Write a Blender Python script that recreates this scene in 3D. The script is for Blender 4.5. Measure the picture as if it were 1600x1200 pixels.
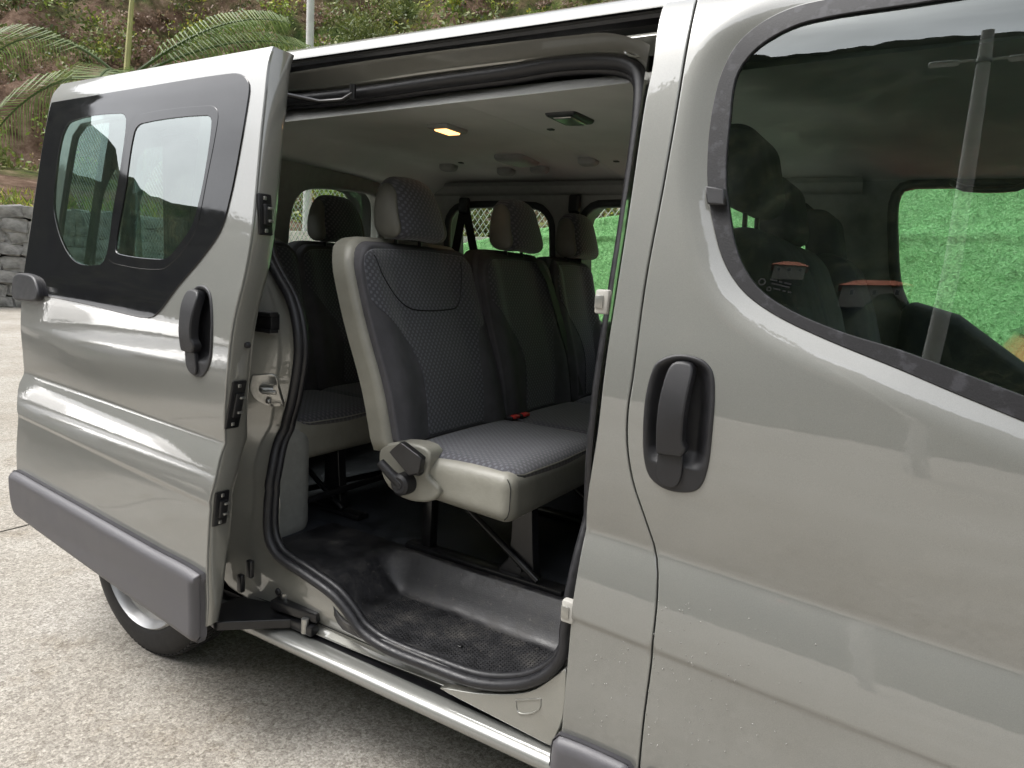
import bpy, bmesh, math, random
import numpy as np
from mathutils import Vector, Matrix
from mathutils.geometry import delaunay_2d_cdt

for o in list(bpy.data.objects): bpy.data.objects.remove(o)
scene = bpy.context.scene
COL = scene.collection
R = math.radians
random.seed(7)
rng = np.random.default_rng(7)

# ---------------------------------------------------------------- camera
# world frame (metres): +X = towards the front of the van, +Y = across the van
# (y = 0 is the widest line of the side facing us), z = 0 is the ground.
cam_d = bpy.data.cameras.new('camera')
cam = bpy.data.objects.new('camera', cam_d); COL.objects.link(cam)
cam_d.sensor_width = 36.0
cam_d.lens = 24.722
cam_d.clip_start = 0.05
cam_d.clip_end = 2000
cam.matrix_world = Matrix(((0.85314, -0.13270, 0.50452, 0.0),
                           (0.51798, 0.10050, -0.84947, -1.30),
                           (0.06202, 0.98605, 0.15448, 1.39),
                           (0, 0, 0, 1)))
scene.camera = cam

# ---------------------------------------------------------------- sky and sun (bright overcast)
SUN_EL, SUN_AZ = R(58), R(235)      # azimuth: compass style, from +Y towards +X
world = bpy.data.worlds.new('World'); scene.world = world
world.use_nodes = True
wn, wl = world.node_tree.nodes, world.node_tree.links
wn.clear()
w_out = wn.new('ShaderNodeOutputWorld')
w_bg = wn.new('ShaderNodeBackground')
w_sky = wn.new('ShaderNodeTexSky'); w_sky.sky_type = 'NISHITA'
w_sky.sun_disc = False
w_sky.sun_elevation = SUN_EL; w_sky.sun_rotation = SUN_AZ
w_sky.dust_density = 4.0; w_sky.air_density = 1.2; w_sky.ozone_density = 1.0
w_hsv = wn.new('ShaderNodeHueSaturation'); w_hsv.inputs['Saturation'].default_value = 0.22
# cloud cover: even grey-white cloud everywhere, softly uneven
w_tc = wn.new('ShaderNodeTexCoord')
w_ns = wn.new('ShaderNodeTexNoise'); w_ns.inputs['Scale'].default_value = 2.6
w_ns.inputs['Detail'].default_value = 6; w_ns.inputs['Roughness'].default_value = 0.55
w_rmp = wn.new('ShaderNodeMapRange')
w_rmp.inputs['From Min'].default_value = 0.3; w_rmp.inputs['From Max'].default_value = 0.72
w_rmp.inputs['To Min'].default_value = 0.72; w_rmp.inputs['To Max'].default_value = 1.3
w_mul = wn.new('ShaderNodeVectorMath'); w_mul.operation = 'SCALE'
wl.new(w_tc.outputs['Generated'], w_ns.inputs['Vector'])
wl.new(w_ns.outputs['Fac'], w_rmp.inputs['Value'])
wl.new(w_sky.outputs['Color'], w_hsv.inputs['Color'])
wl.new(w_hsv.outputs['Color'], w_mul.inputs[0])
wl.new(w_rmp.outputs['Result'], w_mul.inputs['Scale'])
wl.new(w_mul.outputs['Vector'], w_bg.inputs['Color'])
w_bg.inputs['Strength'].default_value = 0.15
wl.new(w_bg.outputs['Background'], w_out.inputs['Surface'])

sun_d = bpy.data.lights.new('sun', 'SUN'); sun_d.energy = 1.0; sun_d.angle = R(25)
sun_d.color = (1.0, 0.975, 0.94)
sun = bpy.data.objects.new('sun', sun_d); COL.objects.link(sun)
sdir = Vector((math.sin(SUN_AZ) * math.cos(SUN_EL), math.cos(SUN_AZ) * math.cos(SUN_EL), math.sin(SUN_EL)))
sun.rotation_euler = sdir.to_track_quat('Z', 'Y').to_euler()

vs = scene.view_settings
vs.view_transform = 'Standard'; vs.look = 'None'; vs.gamma = 1.0; vs.use_curve_mapping = False
vs.exposure = 1.3
scene.render.engine = 'CYCLES'
scene.cycles.max_bounces = 7
scene.cycles.diffuse_bounces = 4
scene.cycles.transparent_max_bounces = 16
scene.cycles.glossy_bounces = 5
scene.render.resolution_x = 1024; scene.render.resolution_y = 768

# ---------------------------------------------------------------- materials
def nodes(name):
    m = bpy.data.materials.new(name); m.use_nodes = True
    nt = m.node_tree
    return m, nt.nodes, nt.links, nt.nodes['Principled BSDF']

def tex_noise(n, l, scale, detail=5, rough=0.6, vec=None):
    t = n.new('ShaderNodeTexNoise'); t.inputs['Scale'].default_value = scale
    t.inputs['Detail'].default_value = detail; t.inputs['Roughness'].default_value = rough
    tc = n.new('ShaderNodeTexCoord')
    l.new(vec if vec else tc.outputs['Object'], t.inputs['Vector'])
    return t

def ramp(n, l, src, stops):
    r = n.new('ShaderNodeValToRGB'); e = r.color_ramp.elements
    while len(e) < len(stops): e.new(0.5)
    for i, (p, c) in enumerate(stops):
        e[i].position = p; e[i].color = (*c, 1) if len(c) == 3 else c
    l.new(src, r.inputs['Fac'])
    return r

def bump(n, l, src, b, strength=0.3, dist=0.01):
    k = n.new('ShaderNodeBump'); k.inputs['Strength'].default_value = strength
    k.inputs['Distance'].default_value = dist
    l.new(src, k.inputs['Height']); l.new(k.outputs['Normal'], b.inputs['Normal'])
    return k

def simple(name, col, rough=0.5, metal=0.0, var=0.15, scale=30, bmp=0.0, bscale=200, coat=0.0, spec=None, rvar=0.0, crease=0):
    """plain surface with a little uneven colour, gloss and fine relief"""
    m, n, l, b = nodes(name)
    t = tex_noise(n, l, scale, 6)
    lo = tuple(max(0, c * (1 - var)) for c in col); hi = tuple(min(1, c * (1 + var)) for c in col)
    r = ramp(n, l, t.outputs['Fac'], [(0.3, lo), (0.7, hi)])
    l.new(r.outputs['Color'], b.inputs['Base Color'])
    b.inputs['Metallic'].default_value = metal
    b.inputs['Roughness'].default_value = rough
    if rvar:
        q = n.new('ShaderNodeMapRange'); q.inputs['From Min'].default_value = .3; q.inputs['From Max'].default_value = .7
        q.inputs['To Min'].default_value = max(0.02, rough - rvar); q.inputs['To Max'].default_value = rough + rvar
        l.new(t.outputs['Fac'], q.inputs['Value']); l.new(q.outputs['Result'], b.inputs['Roughness'])
    if coat:
        b.inputs['Coat Weight'].default_value = coat; b.inputs['Coat Roughness'].default_value = 0.03
    if spec is not None: b.inputs['Specular IOR Level'].default_value = spec
    if bmp:
        t2 = tex_noise(n, l, bscale, 3)
        k1 = bump(n, l, t2.outputs['Fac'], b, bmp, 0.002)
        if crease:                                # soft sag and pulled creases
            t3 = tex_noise(n, l, crease, 3, .6); k2 = n.new('ShaderNodeBump'); k2.inputs['Strength'].default_value = .22; k2.inputs['Distance'].default_value = .012
            l.new(t3.outputs['Fac'], k2.inputs['Height']); l.new(k2.outputs['Normal'], k1.inputs['Normal'])
    return m

def make_paint(name, col, metal=0.35, rough=0.45, dirt=0.12, coat_ior=1.9):
    m, n, l, b = nodes(name)
    fl = tex_noise(n, l, 1100, 2)                 # metallic flake
    t = tex_noise(n, l, 4.5, 9, 0.68)             # dusty film, dried water marks
    r = ramp(n, l, fl.outputs['Fac'], [(0.3, tuple(c * .86 for c in col)), (0.7, tuple(c * 1.13 for c in col))])
    d = ramp(n, l, t.outputs['Fac'], [(0.45, (0, 0, 0)), (0.85, (dirt,) * 3)])
    mx = n.new('ShaderNodeMix'); mx.data_type = 'RGBA'
    l.new(d.outputs['Color'], mx.inputs['Factor'])
    l.new(r.outputs['Color'], mx.inputs['A']); mx.inputs['B'].default_value = (0.36, 0.34, 0.30, 1)
    l.new(mx.outputs['Result'], b.inputs['Base Color'])
    b.inputs['Metallic'].default_value = metal; b.inputs['Roughness'].default_value = rough
    b.inputs['Coat Weight'].default_value = 1.0; b.inputs['Coat IOR'].default_value = coat_ior
    q = n.new('ShaderNodeMapRange'); q.inputs['From Min'].default_value = .45; q.inputs['From Max'].default_value = .85
    q.inputs['To Min'].default_value = .008; q.inputs['To Max'].default_value = .10
    l.new(t.outputs['Fac'], q.inputs['Value']); l.new(q.outputs['Result'], b.inputs['Coat Roughness'])
    # faint orange-peel in the clear coat
    p = tex_noise(n, l, 55, 2); k = n.new('ShaderNodeBump'); k.inputs['Strength'].default_value = .012; k.inputs['Distance'].default_value = .01
    l.new(p.outputs['Fac'], k.inputs['Height']); l.new(k.outputs['Normal'], b.inputs['Coat Normal'])
    return m

def make_glass(name, tint, refl=0.96, ior=1.5):
    m, n, l, b = nodes(name)
    n.remove(b)
    out = n['Material Output']
    tr = n.new('ShaderNodeBsdfTransparent'); tr.inputs['Color'].default_value = (*tint, 1)
    gl = n.new('ShaderNodeBsdfGlossy'); gl.inputs['Roughness'].default_value = 0.0
    gl.inputs['Color'].default_value = (refl * .94, refl, refl * .985, 1)
    fr = n.new('ShaderNodeFresnel'); fr.inputs['IOR'].default_value = ior
    mix = n.new('ShaderNodeMixShader')
    l.new(fr.outputs['Fac'], mix.inputs['Fac']); l.new(tr.outputs['BSDF'], mix.inputs[1]); l.new(gl.outputs['BSDF'], mix.inputs[2])
    l.new(mix.outputs['Shader'], out.inputs['Surface'])
    return m

def make_fabric(name, ax, base, dot, pitch=0.0098):
    """woven cloth with a printed lattice of small dots; ax = the two object axes it runs along"""
    m, n, l, b = nodes(name)
    tc = n.new('ShaderNodeTexCoord'); sp = n.new('ShaderNodeSeparateXYZ'); l.new(tc.outputs['Object'], sp.inputs[0])
    def mth(op, a, bb=None):
        k = n.new('ShaderNodeMath'); k.operation = op
        for i, v in enumerate((a, bb)):
            if v is None: continue
            if isinstance(v, (int, float)): k.inputs[i].default_value = v
            else: l.new(v, k.inputs[i])
        return k.outputs[0]
    u, v = sp.outputs[ax[0]], sp.outputs[ax[1]]
    k = math.pi / pitch
    s = mth('ADD', mth('COSINE', mth('MULTIPLY', mth('ADD', u, v), k)), mth('COSINE', mth('MULTIPLY', mth('SUBTRACT', u, v), k)))
    big = tex_noise(n, l, 7, 3)
    thr = mth('ADD', s, mth('MULTIPLY', big.outputs['Fac'], 1.4))
    r = ramp(n, l, mth('MULTIPLY', thr, 0.5), [(0.52, (0, 0, 0)), (0.68, (1, 1, 1))])
    mx = n.new('ShaderNodeMix'); mx.data_type = 'RGBA'
    l.new(r.outputs['Color'], mx.inputs['Factor'])
    mx.inputs['A'].default_value = (*base, 1); mx.inputs['B'].default_value = (*dot, 1)
    l.new(mx.outputs['Result'], b.inputs['Base Color'])
    b.inputs['Roughness'].default_value = 0.85
    b.inputs['Sheen Weight'].default_value = 0.25
    t2 = tex_noise(n, l, 700, 2); bump(n, l, t2.outputs['Fac'], b, .5, .0015)
    return m

M = {}
M['paint'] = make_paint('champagne grey metallic paint', (0.205, 0.208, 0.194))
M['paint_in'] = make_paint('champagne grey paint lightened for the jambs', (0.25, 0.25, 0.225), .4, .35, .2)  # body paint made lighter, standing in for light on the rear jamb
M['plastic'] = simple('dark grey moulded plastic', (0.013, 0.013, 0.015), .46, var=.12, bmp=.25, bscale=900, rvar=.08)
M['moulding'] = simple('grey side moulding plastic', (0.078, 0.076, 0.083), .42, var=.1, scale=9, bmp=.2, bscale=700, rvar=.08)
M['black'] = simple('black plastic', (0.012, 0.012, 0.013), .35, var=.3)
M['blackgloss'] = simple('black glass border', (0.010, 0.010, 0.012), .04, var=.1, rvar=.02)
M['blackmetal'] = simple('black painted steel', (0.011, 0.011, 0.012), .28, var=.3, bmp=.1)
M['rubber'] = simple('black rubber seal', (0.011, 0.011, 0.013), .45, var=.3, scale=60, bmp=.2, rvar=.12)
M['weather_seal'] = None
M['glass'] = make_glass('side window glass', (0.76, 0.88, 0.84), 1.0, 2.15)
M['glass_dark'] = make_glass('tinted sliding door glass', (0.40, 0.55, 0.50), 1.0, 2.8)
M['glass_clear'] = make_glass('clear rear glass', (0.88, 0.93, 0.90), 1.0, 1.45)
M['vinyl'] = simple('beige grey vinyl', (0.245, 0.24, 0.205), .42, var=.10, scale=14, bmp=.25, bscale=420, rvar=.08, crease=16)
M['cloth'] = simple('plain charcoal seat cloth', (0.066, 0.065, 0.072), .9, var=.2, scale=14, bmp=.5, bscale=800, crease=13)
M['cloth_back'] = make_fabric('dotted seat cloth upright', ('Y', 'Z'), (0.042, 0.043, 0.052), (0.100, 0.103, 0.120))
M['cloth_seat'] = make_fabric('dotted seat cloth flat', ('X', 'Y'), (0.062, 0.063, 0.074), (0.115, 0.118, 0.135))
M['liner'] = simple('grey headliner felt', (0.52, 0.52, 0.49), .95, var=.08, scale=5, bmp=.25, bscale=500)
M['trim'] = simple('grey interior trim', (0.27, 0.275, 0.255), .6, var=.1, bmp=.2, bscale=300)
M['trim_dark'] = simple('dark interior trim', (0.03, 0.034, 0.034), .55, var=.2, bmp=.2, bscale=300)
M['floor'] = simple('dark floor covering', (0.024, 0.027, 0.032), .5, var=.5, scale=12, bmp=.3, bscale=150, rvar=.12)
M['steel'] = simple('bare steel', (0.42, 0.42, 0.40), .35, 0.9, var=.2, scale=50)
M['rim'] = simple('silver wheel paint', (0.5, 0.5, 0.5), .35, .7, var=.12, scale=14, rvar=.1)
M['tyre'] = simple('tyre rubber', (0.020, 0.019, 0.019), .75, var=.3, scale=30, bmp=.4, bscale=160)
M['belt'] = simple('black seat belt webbing', (0.012, 0.012, 0.013), .7, var=.2, bmp=.4, bscale=500)
M['red'] = simple('red buckle button', (0.5, 0.03, 0.025), .35, var=.1)
M['white_plastic'] = simple('pale plastic', (0.40, 0.39, 0.36), .4, var=.08)
M['vinyl_shaded'] = simple('shaded vinyl of the headrest sides', (0.12, 0.118, 0.10), .5, var=.1, scale=14, bmp=.25, bscale=420)  # same vinyl as the seats, darkened: headrest shade put into the colour

def make_blotch(name, a, b_, scale, lo, hi, rough):
    m, n, l, b = nodes(name)
    t = tex_noise(n, l, scale, 5, .55)
    r = ramp(n, l, t.outputs['Fac'], [(lo, a), (hi, b_)])
    l.new(r.outputs['Color'], b.inputs['Base Color']); b.inputs['Roughness'].default_value = rough
    t2 = tex_noise(n, l, 260, 3); bump(n, l, t2.outputs['Fac'], b, .2, .002)
    return m
M['weather_seal'] = make_blotch('aged window seal rubber', (0.008, 0.008, 0.010), (0.027, 0.027, 0.032), 38, .55, .64, .6)
def make_step():
    m, n, l, b = nodes('dusty moulded step rubber')
    t = tex_noise(n, l, 8, 9, .72); u = tex_noise(n, l, 45, 5, .7)
    r = ramp(n, l, t.outputs['Fac'], [(.36, (.009, .009, .010)), (.50, (.022, .022, .024)), (.62, (.045, .043, .041)), (.74, (.12, .112, .10))])
    sp = ramp(n, l, u.outputs['Fac'], [(.62, (0, 0, 0)), (.70, (.5, .5, .5))])
    mx = n.new('ShaderNodeMix'); mx.data_type = 'RGBA'; l.new(sp.outputs['Color'], mx.inputs['Factor']); l.new(r.outputs['Color'], mx.inputs['A']); mx.inputs['B'].default_value = (.13, .12, .105, 1)
    l.new(mx.outputs['Result'], b.inputs['Base Color'])
    q = n.new('ShaderNodeMapRange'); q.inputs['From Min'].default_value = .35; q.inputs['From Max'].default_value = .7; q.inputs['To Min'].default_value = .30; q.inputs['To Max'].default_value = .7
    l.new(t.outputs['Fac'], q.inputs['Value']); l.new(q.outputs['Result'], b.inputs['Roughness'])
    t2 = tex_noise(n, l, 300, 3); bump(n, l, t2.outputs['Fac'], b, .25, .002)
    return m
M['step'] = make_step()

# ---------------------------------------------------------------- object helpers
def link(name, me, mat, parent=None, smooth=True):
    o = bpy.data.objects.new(name, me); COL.objects.link(o)
    if mat is not None: me.materials.append(mat)
    if parent is not None: o.parent = parent
    return o

def empty(name, loc=(0, 0, 0), parent=None):
    o = bpy.data.objects.new(name, None); COL.objects.link(o); o.location = loc
    o.empty_display_size = .1
    if parent is not None: o.parent = parent
    return o

def tag(o, label=None, cat=None, group=None, kind=None):
    if label: o['label'] = label
    if cat: o['category'] = cat
    if group: o['group'] = group
    if kind: o['kind'] = kind
    return o

def raw(name, V, F, mat, parent=None, smooth=False, angle=None):
    me = bpy.data.meshes.new(name)
    me.from_pydata([tuple(v) for v in V], [], [tuple(f) for f in F])
    me.update()
    if smooth: me.shade_smooth()
    if angle is not None: me.set_sharp_from_angle(angle=R(angle))
    return link(name, me, mat, parent)

def curve(pts, closed=False, step=0.012):
    """Catmull-Rom through pts, resampled; a point given twice in a row is a sharp corner"""
    P = [np.array(p, float) for p in pts]
    Q, corner = [], []
    for p in P:
        if Q and np.allclose(Q[-1], p): corner[-1] = True; continue
        Q.append(p); corner.append(False)
    if closed and len(Q) > 1 and np.allclose(Q[0], Q[-1]): Q.pop(); c = corner.pop(); corner[0] = corner[0] or c
    n = len(Q); out = []
    for i in range(n if closed else n - 1):
        p1, p2 = Q[i], Q[(i + 1) % n]
        p0 = Q[i - 1] if (i > 0 or closed) else p1
        p3 = Q[(i + 2) % n] if (i + 2 < n or closed) else p2
        t1 = np.zeros_like(p1) + (p2 - p1) if corner[i] or (not closed and i == 0) else None
        L = np.linalg.norm(p2 - p1)
        a, b = np.linalg.norm(p1 - p0) + 1e-9, np.linalg.norm(p3 - p2) + 1e-9
        m1 = (p2 - p1) if t1 is not None else L * ((p1 - p0) / a * a + (p2 - p1) / L * L) / (a + L)
        j = (i + 1) % n
        m2 = (p2 - p1) if corner[j] or (not closed and i == n - 2) else L * ((p2 - p1) / L * L + (p3 - p2) / b * b) / (b + L)
        k = max(1, int(L / step))
        for s in range(k):
            t = s / k
            out.append((2*t**3-3*t*t+1)*p1 + (t**3-2*t*t+t)*m1 + (-2*t**3+3*t*t)*p2 + (t**3-t*t)*m2)
    if not closed: out.append(Q[-1])
    return [tuple(float(x) for x in p) for p in out]

def inside(poly, X, Y):
    poly = np.asarray(poly); r = np.zeros(X.shape, bool)
    x1, y1 = poly[:, 0], poly[:, 1]; x2, y2 = np.roll(x1, -1), np.roll(y1, -1)
    for a, b, c, d in zip(x1, y1, x2, y2):
        if b == d: continue
        r ^= ((b > Y) != (d > Y)) & (X < (c - a) * (Y - b) / (d - b) + a)
    return r

def seg_dist(poly, X, Y, closed=True):
    poly = np.asarray(poly, float); q = np.roll(poly, -1, 0)
    if not closed: poly, q = poly[:-1], q[:-1]
    best = np.full(np.shape(X), 1e9)
    for (a, b), (c, d) in zip(poly, q):
        dx, dy = c - a, d - b; L = dx*dx + dy*dy + 1e-12
        t = np.clip(((X - a) * dx + (Y - b) * dy) / L, 0, 1)
        best = np.minimum(best, np.hypot(X - a - t*dx, Y - b - t*dy))
    return best

def skin(name, outline, mp, mat, parent=None, holes=(), res=.025, rim=0.0, depth=0.0, dvec=(0, 1, 0), back=False, hole_rim=True, extra=(), clear=None):
    """sheet that fills `outline` (2D, minus holes), laid on the surface mp(a, b) -> xyz, with exact
    surface normals, an optional rounded rim and side walls that run `depth` along dvec."""
    loops = [list(outline)] + [list(h) for h in holes]
    dv = Vector(dvec).normalized()
    pts, edges = [], []
    for lp in loops:
        s = len(pts); pts += lp
        edges += [(s + i, s + (i + 1) % len(lp)) for i in range(len(lp))]
    A = np.asarray(loops[0]); lo, hi = A.min(0), A.max(0)
    gx, gy = np.meshgrid(np.arange(lo[0] + res/2, hi[0], res), np.arange(lo[1] + res/2, hi[1], res))
    gx, gy = gx.ravel(), gy.ravel()
    if len(gx):
        ok = inside(loops[0], gx, gy)
        for h in loops[1:]: ok &= ~inside(h, gx, gy)
        gx, gy = gx[ok], gy[ok]
        d = np.full(gx.shape, 1e9)
        for lp in loops: d = np.minimum(d, seg_dist(lp, gx, gy))
        k = d > res * .4
        if clear and len(loops) > 1: k &= seg_dist(loops[1], gx, gy) > clear
        if len(extra):
            E_ = np.asarray(extra)
            for i0 in range(0, len(gx), 400):
                g = np.stack([gx[i0:i0+400], gy[i0:i0+400]], 1)
                k[i0:i0+400] &= np.sqrt(((g[:, None, :] - E_[None])**2).sum(2)).min(1) > res * .35
        pts = pts + list(zip(gx[k].tolist(), gy[k].tolist()))
    pts = pts + list(extra)
    v2, _, fs, *_r = delaunay_2d_cdt([Vector(p) for p in pts], edges, [], 1, 1e-6)
    def nrm(a, b):
        e = 1.5e-3
        u = Vector(mp(a + e, b)) - Vector(mp(a - e, b)); w = Vector(mp(a, b + e)) - Vector(mp(a, b - e))
        n = u.cross(w)
        if n.length < 1e-12: return -dv
        n.normalize()
        return -n if n.dot(dv) > 0 else n
    V = [Vector(mp(p[0], p[1])) for p in v2]; N = [nrm(p[0], p[1]) for p in v2]
    F = []
    keep = np.ones(len(fs), bool)
    if len(loops) > 1:
        cen = np.array([[sum(v2[i][0] for i in f) / len(f), sum(v2[i][1] for i in f) / len(f)] for f in fs])
        keep = inside(loops[0], cen[:, 0], cen[:, 1])
        for h in loops[1:]: keep &= ~inside(h, cen[:, 0], cen[:, 1])
    for f, kp in zip(fs, keep):
        if not kp: continue
        f = list(f)
        n = (V[f[1]] - V[f[0]]).cross(V[f[2]] - V[f[0]])
        if n.dot(N[f[0]]) < 0: f.reverse()
        F.append(f)
    nfront = len(V); front = list(F)
    if rim > 0 or depth > 0:
        for li, lp in enumerate(loops):
            if li and not hole_rim: continue
            P = np.asarray(lp); area = 0.5 * np.sum(P[:, 0] * np.roll(P[:, 1], -1) - np.roll(P[:, 0], -1) * P[:, 1])
            sg = (1 if area > 0 else -1) * (1 if li == 0 else -1)
            nx, pv = np.roll(P, -1, 0), np.roll(P, 1, 0)
            t = nx - pv; t /= (np.linalg.norm(t, axis=1, keepdims=True) + 1e-12)
            n2 = np.stack([t[:, 1], -t[:, 0]], 1) * sg
            steps = [(0, 0, 0)] + ([(rim * math.sin(a), rim * (1 - math.cos(a)), a) for a in (R(30), R(60), R(90))] if rim > 0 else [])
            rings = []
            for (off, dd, ang) in steps:
                ring = []
                for p, m2 in zip(P, n2):
                    q = Vector(mp(p[0] + m2[0]*off, p[1] + m2[1]*off)) + dv * dd
                    tn = (Vector(mp(p[0] + m2[0]*.002, p[1] + m2[1]*.002)) - Vector(mp(p[0], p[1]))).normalized()
                    V.append(q); N.append((nrm(p[0], p[1]) * math.cos(ang) + tn * math.sin(ang)).normalized() if rim > 0 else tn)
                    ring.append(len(V) - 1)
                rings.append(ring)
            if depth > 0:
                ring = []
                for i in rings[-1]:
                    V.append(V[i] + dv * depth); N.append(N[i]); ring.append(len(V) - 1)
                rings.append(ring)
            m = len(P)
            for r1, r2 in zip(rings, rings[1:]):
                for i in range(m):
                    j = (i + 1) % m
                    f = [r1[i], r1[j], r2[j], r2[i]]
                    n = (V[f[1]] - V[f[0]]).cross(V[f[2]] - V[f[0]])
                    if n.dot(N[r2[i]] + N[r1[i]]) < 0: f.reverse()
                    F.append(f)
    if back:
        off = len(V)
        for i in range(nfront): V.append(V[i] + dv * (depth + rim)); N.append(-N[i])
        for f in front: F.append([off + i for i in reversed(f)])
    me = bpy.data.meshes.new(name)
    me.from_pydata([tuple(v) for v in V], [], F); me.update()
    me.shade_smooth()
    me.normals_split_custom_set_from_vertices([tuple(n) for n in N])
    return link(name, me, mat, parent)

def tube(name, path, r, mat, parent=None, seg=10, closed=False, flat=1.0, updir=None, caps=True):
    P = [Vector(p) for p in path]; n = len(P); V, F = [], []
    up = Vector(updir) if updir else None; last = None
    for i, p in enumerate(P):
        a = P[(i - 1) % n] if (closed or i > 0) else p; b = P[(i + 1) % n] if (closed or i < n - 1) else p
        t = (b - a).normalized()
        ref = up if up else (last if last else (Vector((0, 0, 1)) if abs(t.z) < .9 else Vector((0, 1, 0))))
        s = t.cross(ref).normalized(); u = s.cross(t).normalized()
        last = u
        rr = r[i] if isinstance(r, (list, tuple)) else r
        for k in range(seg):
            a_ = 2 * math.pi * k / seg
            V.append(p + s * (math.cos(a_) * rr) + u * (math.sin(a_) * rr * flat))
    for i in range(n if closed else n - 1):
        j = (i + 1) % n
        for k in range(seg):
            F.append((i*seg + k, i*seg + (k+1) % seg, j*seg + (k+1) % seg, j*seg + k))
    if not closed and caps:
        F.append(tuple(reversed(range(seg)))); F.append(tuple((n-1)*seg + k for k in range(seg)))
    return raw(name, V, F, mat, parent, True, 50)

def box(name, c, s, mat, parent=None, bev=0.0, rot=None, seg=2):
    bm = bmesh.new(); bmesh.ops.create_cube(bm, size=1)
    for v in bm.verts: v.co = Vector((v.co.x * s[0], v.co.y * s[1], v.co.z * s[2]))
    if bev > 0: bmesh.ops.bevel(bm, geom=bm.edges[:], offset=bev, segments=seg, affect='EDGES', profile=.5)
    if rot: bmesh.ops.rotate(bm, verts=bm.verts, cent=(0, 0, 0), matrix=rot)
    for v in bm.verts: v.co += Vector(c)
    me = bpy.data.meshes.new(name); bm.to_mesh(me); bm.free()
    me.shade_smooth(); me.set_sharp_from_angle(angle=R(40))
    return link(name, me, mat, parent)

def rbox(name, h, r, mat, parent=None, deform=None, k=6, steps=4):
    """softly rounded box (half sizes h, corner radius r), every vertex passed through deform"""
    axes = []
    for a in range(3):
        rr = min(r, h[a] * .98)
        axes.append(np.concatenate([np.linspace(-h[a], -h[a] + rr, steps, endpoint=False), np.linspace(-h[a] + rr, h[a] - rr, k), np.linspace(h[a] - rr, h[a], steps + 1)[1:]]))
    idx, V, F = {}, [], []
    def vert(p):
        key = tuple(round(float(x), 6) for x in p)
        if key in idx: return idx[key]
        inn = [max(-(h[a] - min(r, h[a]*.98)), min(h[a] - min(r, h[a]*.98), p[a])) for a in range(3)]
        d = Vector([p[a] - inn[a] for a in range(3)])
        rad = Vector([min(r, h[a]*.98) for a in range(3)])
        d = Vector([d[a] / rad[a] for a in range(3)]).normalized()
        q = Vector([inn[a] + d[a] * rad[a] for a in range(3)])
        idx[key] = len(V); V.append(Vector(deform(q)) if deform else q); return idx[key]
    for a in range(3):
        b, c = (a + 1) % 3, (a + 2) % 3
        for s in (-1, 1):
            for i in range(len(axes[b]) - 1):
                for j in range(len(axes[c]) - 1):
                    q = []
                    for (ii, jj) in ((i, j), (i+1, j), (i+1, j+1), (i, j+1)):
                        p = [0, 0, 0]; p[a] = s * h[a]; p[b] = axes[b][ii]; p[c] = axes[c][jj]; q.append(vert(p))
                    F.append(q if s > 0 else q[::-1])
    return raw(name, V, F, mat, parent, True)

def revolve(name, prof, centre, mat, parent=None, seg=48, axis='Y'):
    V, F = [], []; n = len(prof)
    for k in range(seg):
        a = 2 * math.pi * k / seg
        for (r, h) in prof: V.append((centre[0] + r * math.cos(a), centre[1] + h, centre[2] + r * math.sin(a)))
    for k in range(seg):
        j = (k + 1) % seg
        for i in range(n - 1): F.append((k*n + i, k*n + i + 1, j*n + i + 1, j*n + i))
    return raw(name, V, F, mat, parent, True, 35)

def extrude_x(name, prof, x0, x1, mat, parent=None, nx=2, angle=40):
    """cross-section prof [(y, z), ...] swept along X"""
    V, F = [], []; n = len(prof); xs = np.linspace(x0, x1, nx)
    for x in xs:
        for (y, z) in prof: V.append((x, y, z))
    for i in range(nx - 1):
        for k in range(n - 1): F.append((i*n + k, i*n + k + 1, (i+1)*n + k + 1, (i+1)*n + k))
    return raw(name, V, F, mat, parent, True, angle)

# ---------------------------------------------------------------- the side surface of the van
LOWP = [(.24,.06),(.30,.02),(.40,-.008),(.55,-.016),(.62,-.016)]
HIGHP = [(1.06,.0),(1.14,.002),(1.22,.010),(1.34,.030),(1.55,.066),(1.80,.111),(1.88,.131),(1.93,.155),(1.97,.19),(2.0,.25)]
def pchip(pts):
    zs = np.array([p[0] for p in pts]); ys = np.array([p[1] for p in pts]); h = np.diff(zs); d = np.diff(ys) / h; m = np.zeros(len(zs))
    for i in range(1, len(zs) - 1):
        if d[i-1] * d[i] > 0:
            w1, w2 = 2*h[i] + h[i-1], h[i] + 2*h[i-1]; m[i] = (w1 + w2) / (w1/d[i-1] + w2/d[i])
    m[0], m[-1] = d[0], d[-1]
    def f(z):
        if z <= zs[0]: return ys[0] + m[0] * (z - zs[0])
        if z >= zs[-1]: return ys[-1] + m[-1] * (z - zs[-1])
        i = min(int(np.searchsorted(zs, z, side='right')) - 1, len(h) - 1); t = (z - zs[i]) / h[i]
        return (2*t**3-3*t*t+1)*ys[i] + (t**3-2*t*t+t)*h[i]*m[i] + (-2*t**3+3*t*t)*ys[i+1] + (t**3-t*t)*h[i]*m[i+1]
    return f
_lo, _hi = pchip(LOWP), pchip(HIGHP)
def S0(z):                                                          # below z = 0.86 a ledge stands out under the waist crease
    if z < .62: return _lo(z)
    if z > 1.06: return _hi(z)
    return min(.026 * ((1.06 - z) / .2)**2, -.016 + .042 * (max(0, z - .66) / .20)**2)
_tab_z = np.arange(.1, 2.1, .002)
_tab = np.array([S0(z) for z in _tab_z])
_ker = np.exp(-np.linspace(-2, 2, 17)**2); _ker /= _ker.sum()
_tab = np.convolve(np.pad(_tab, 8, mode='edge'), _ker, 'valid')       # takes the kinks out of the reflections
def shear(X, z):
    k = -.5 - X
    return (.065 if k < 0 else .035) * k * min(1, max(0, (1.45 - z) / .4))
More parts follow.
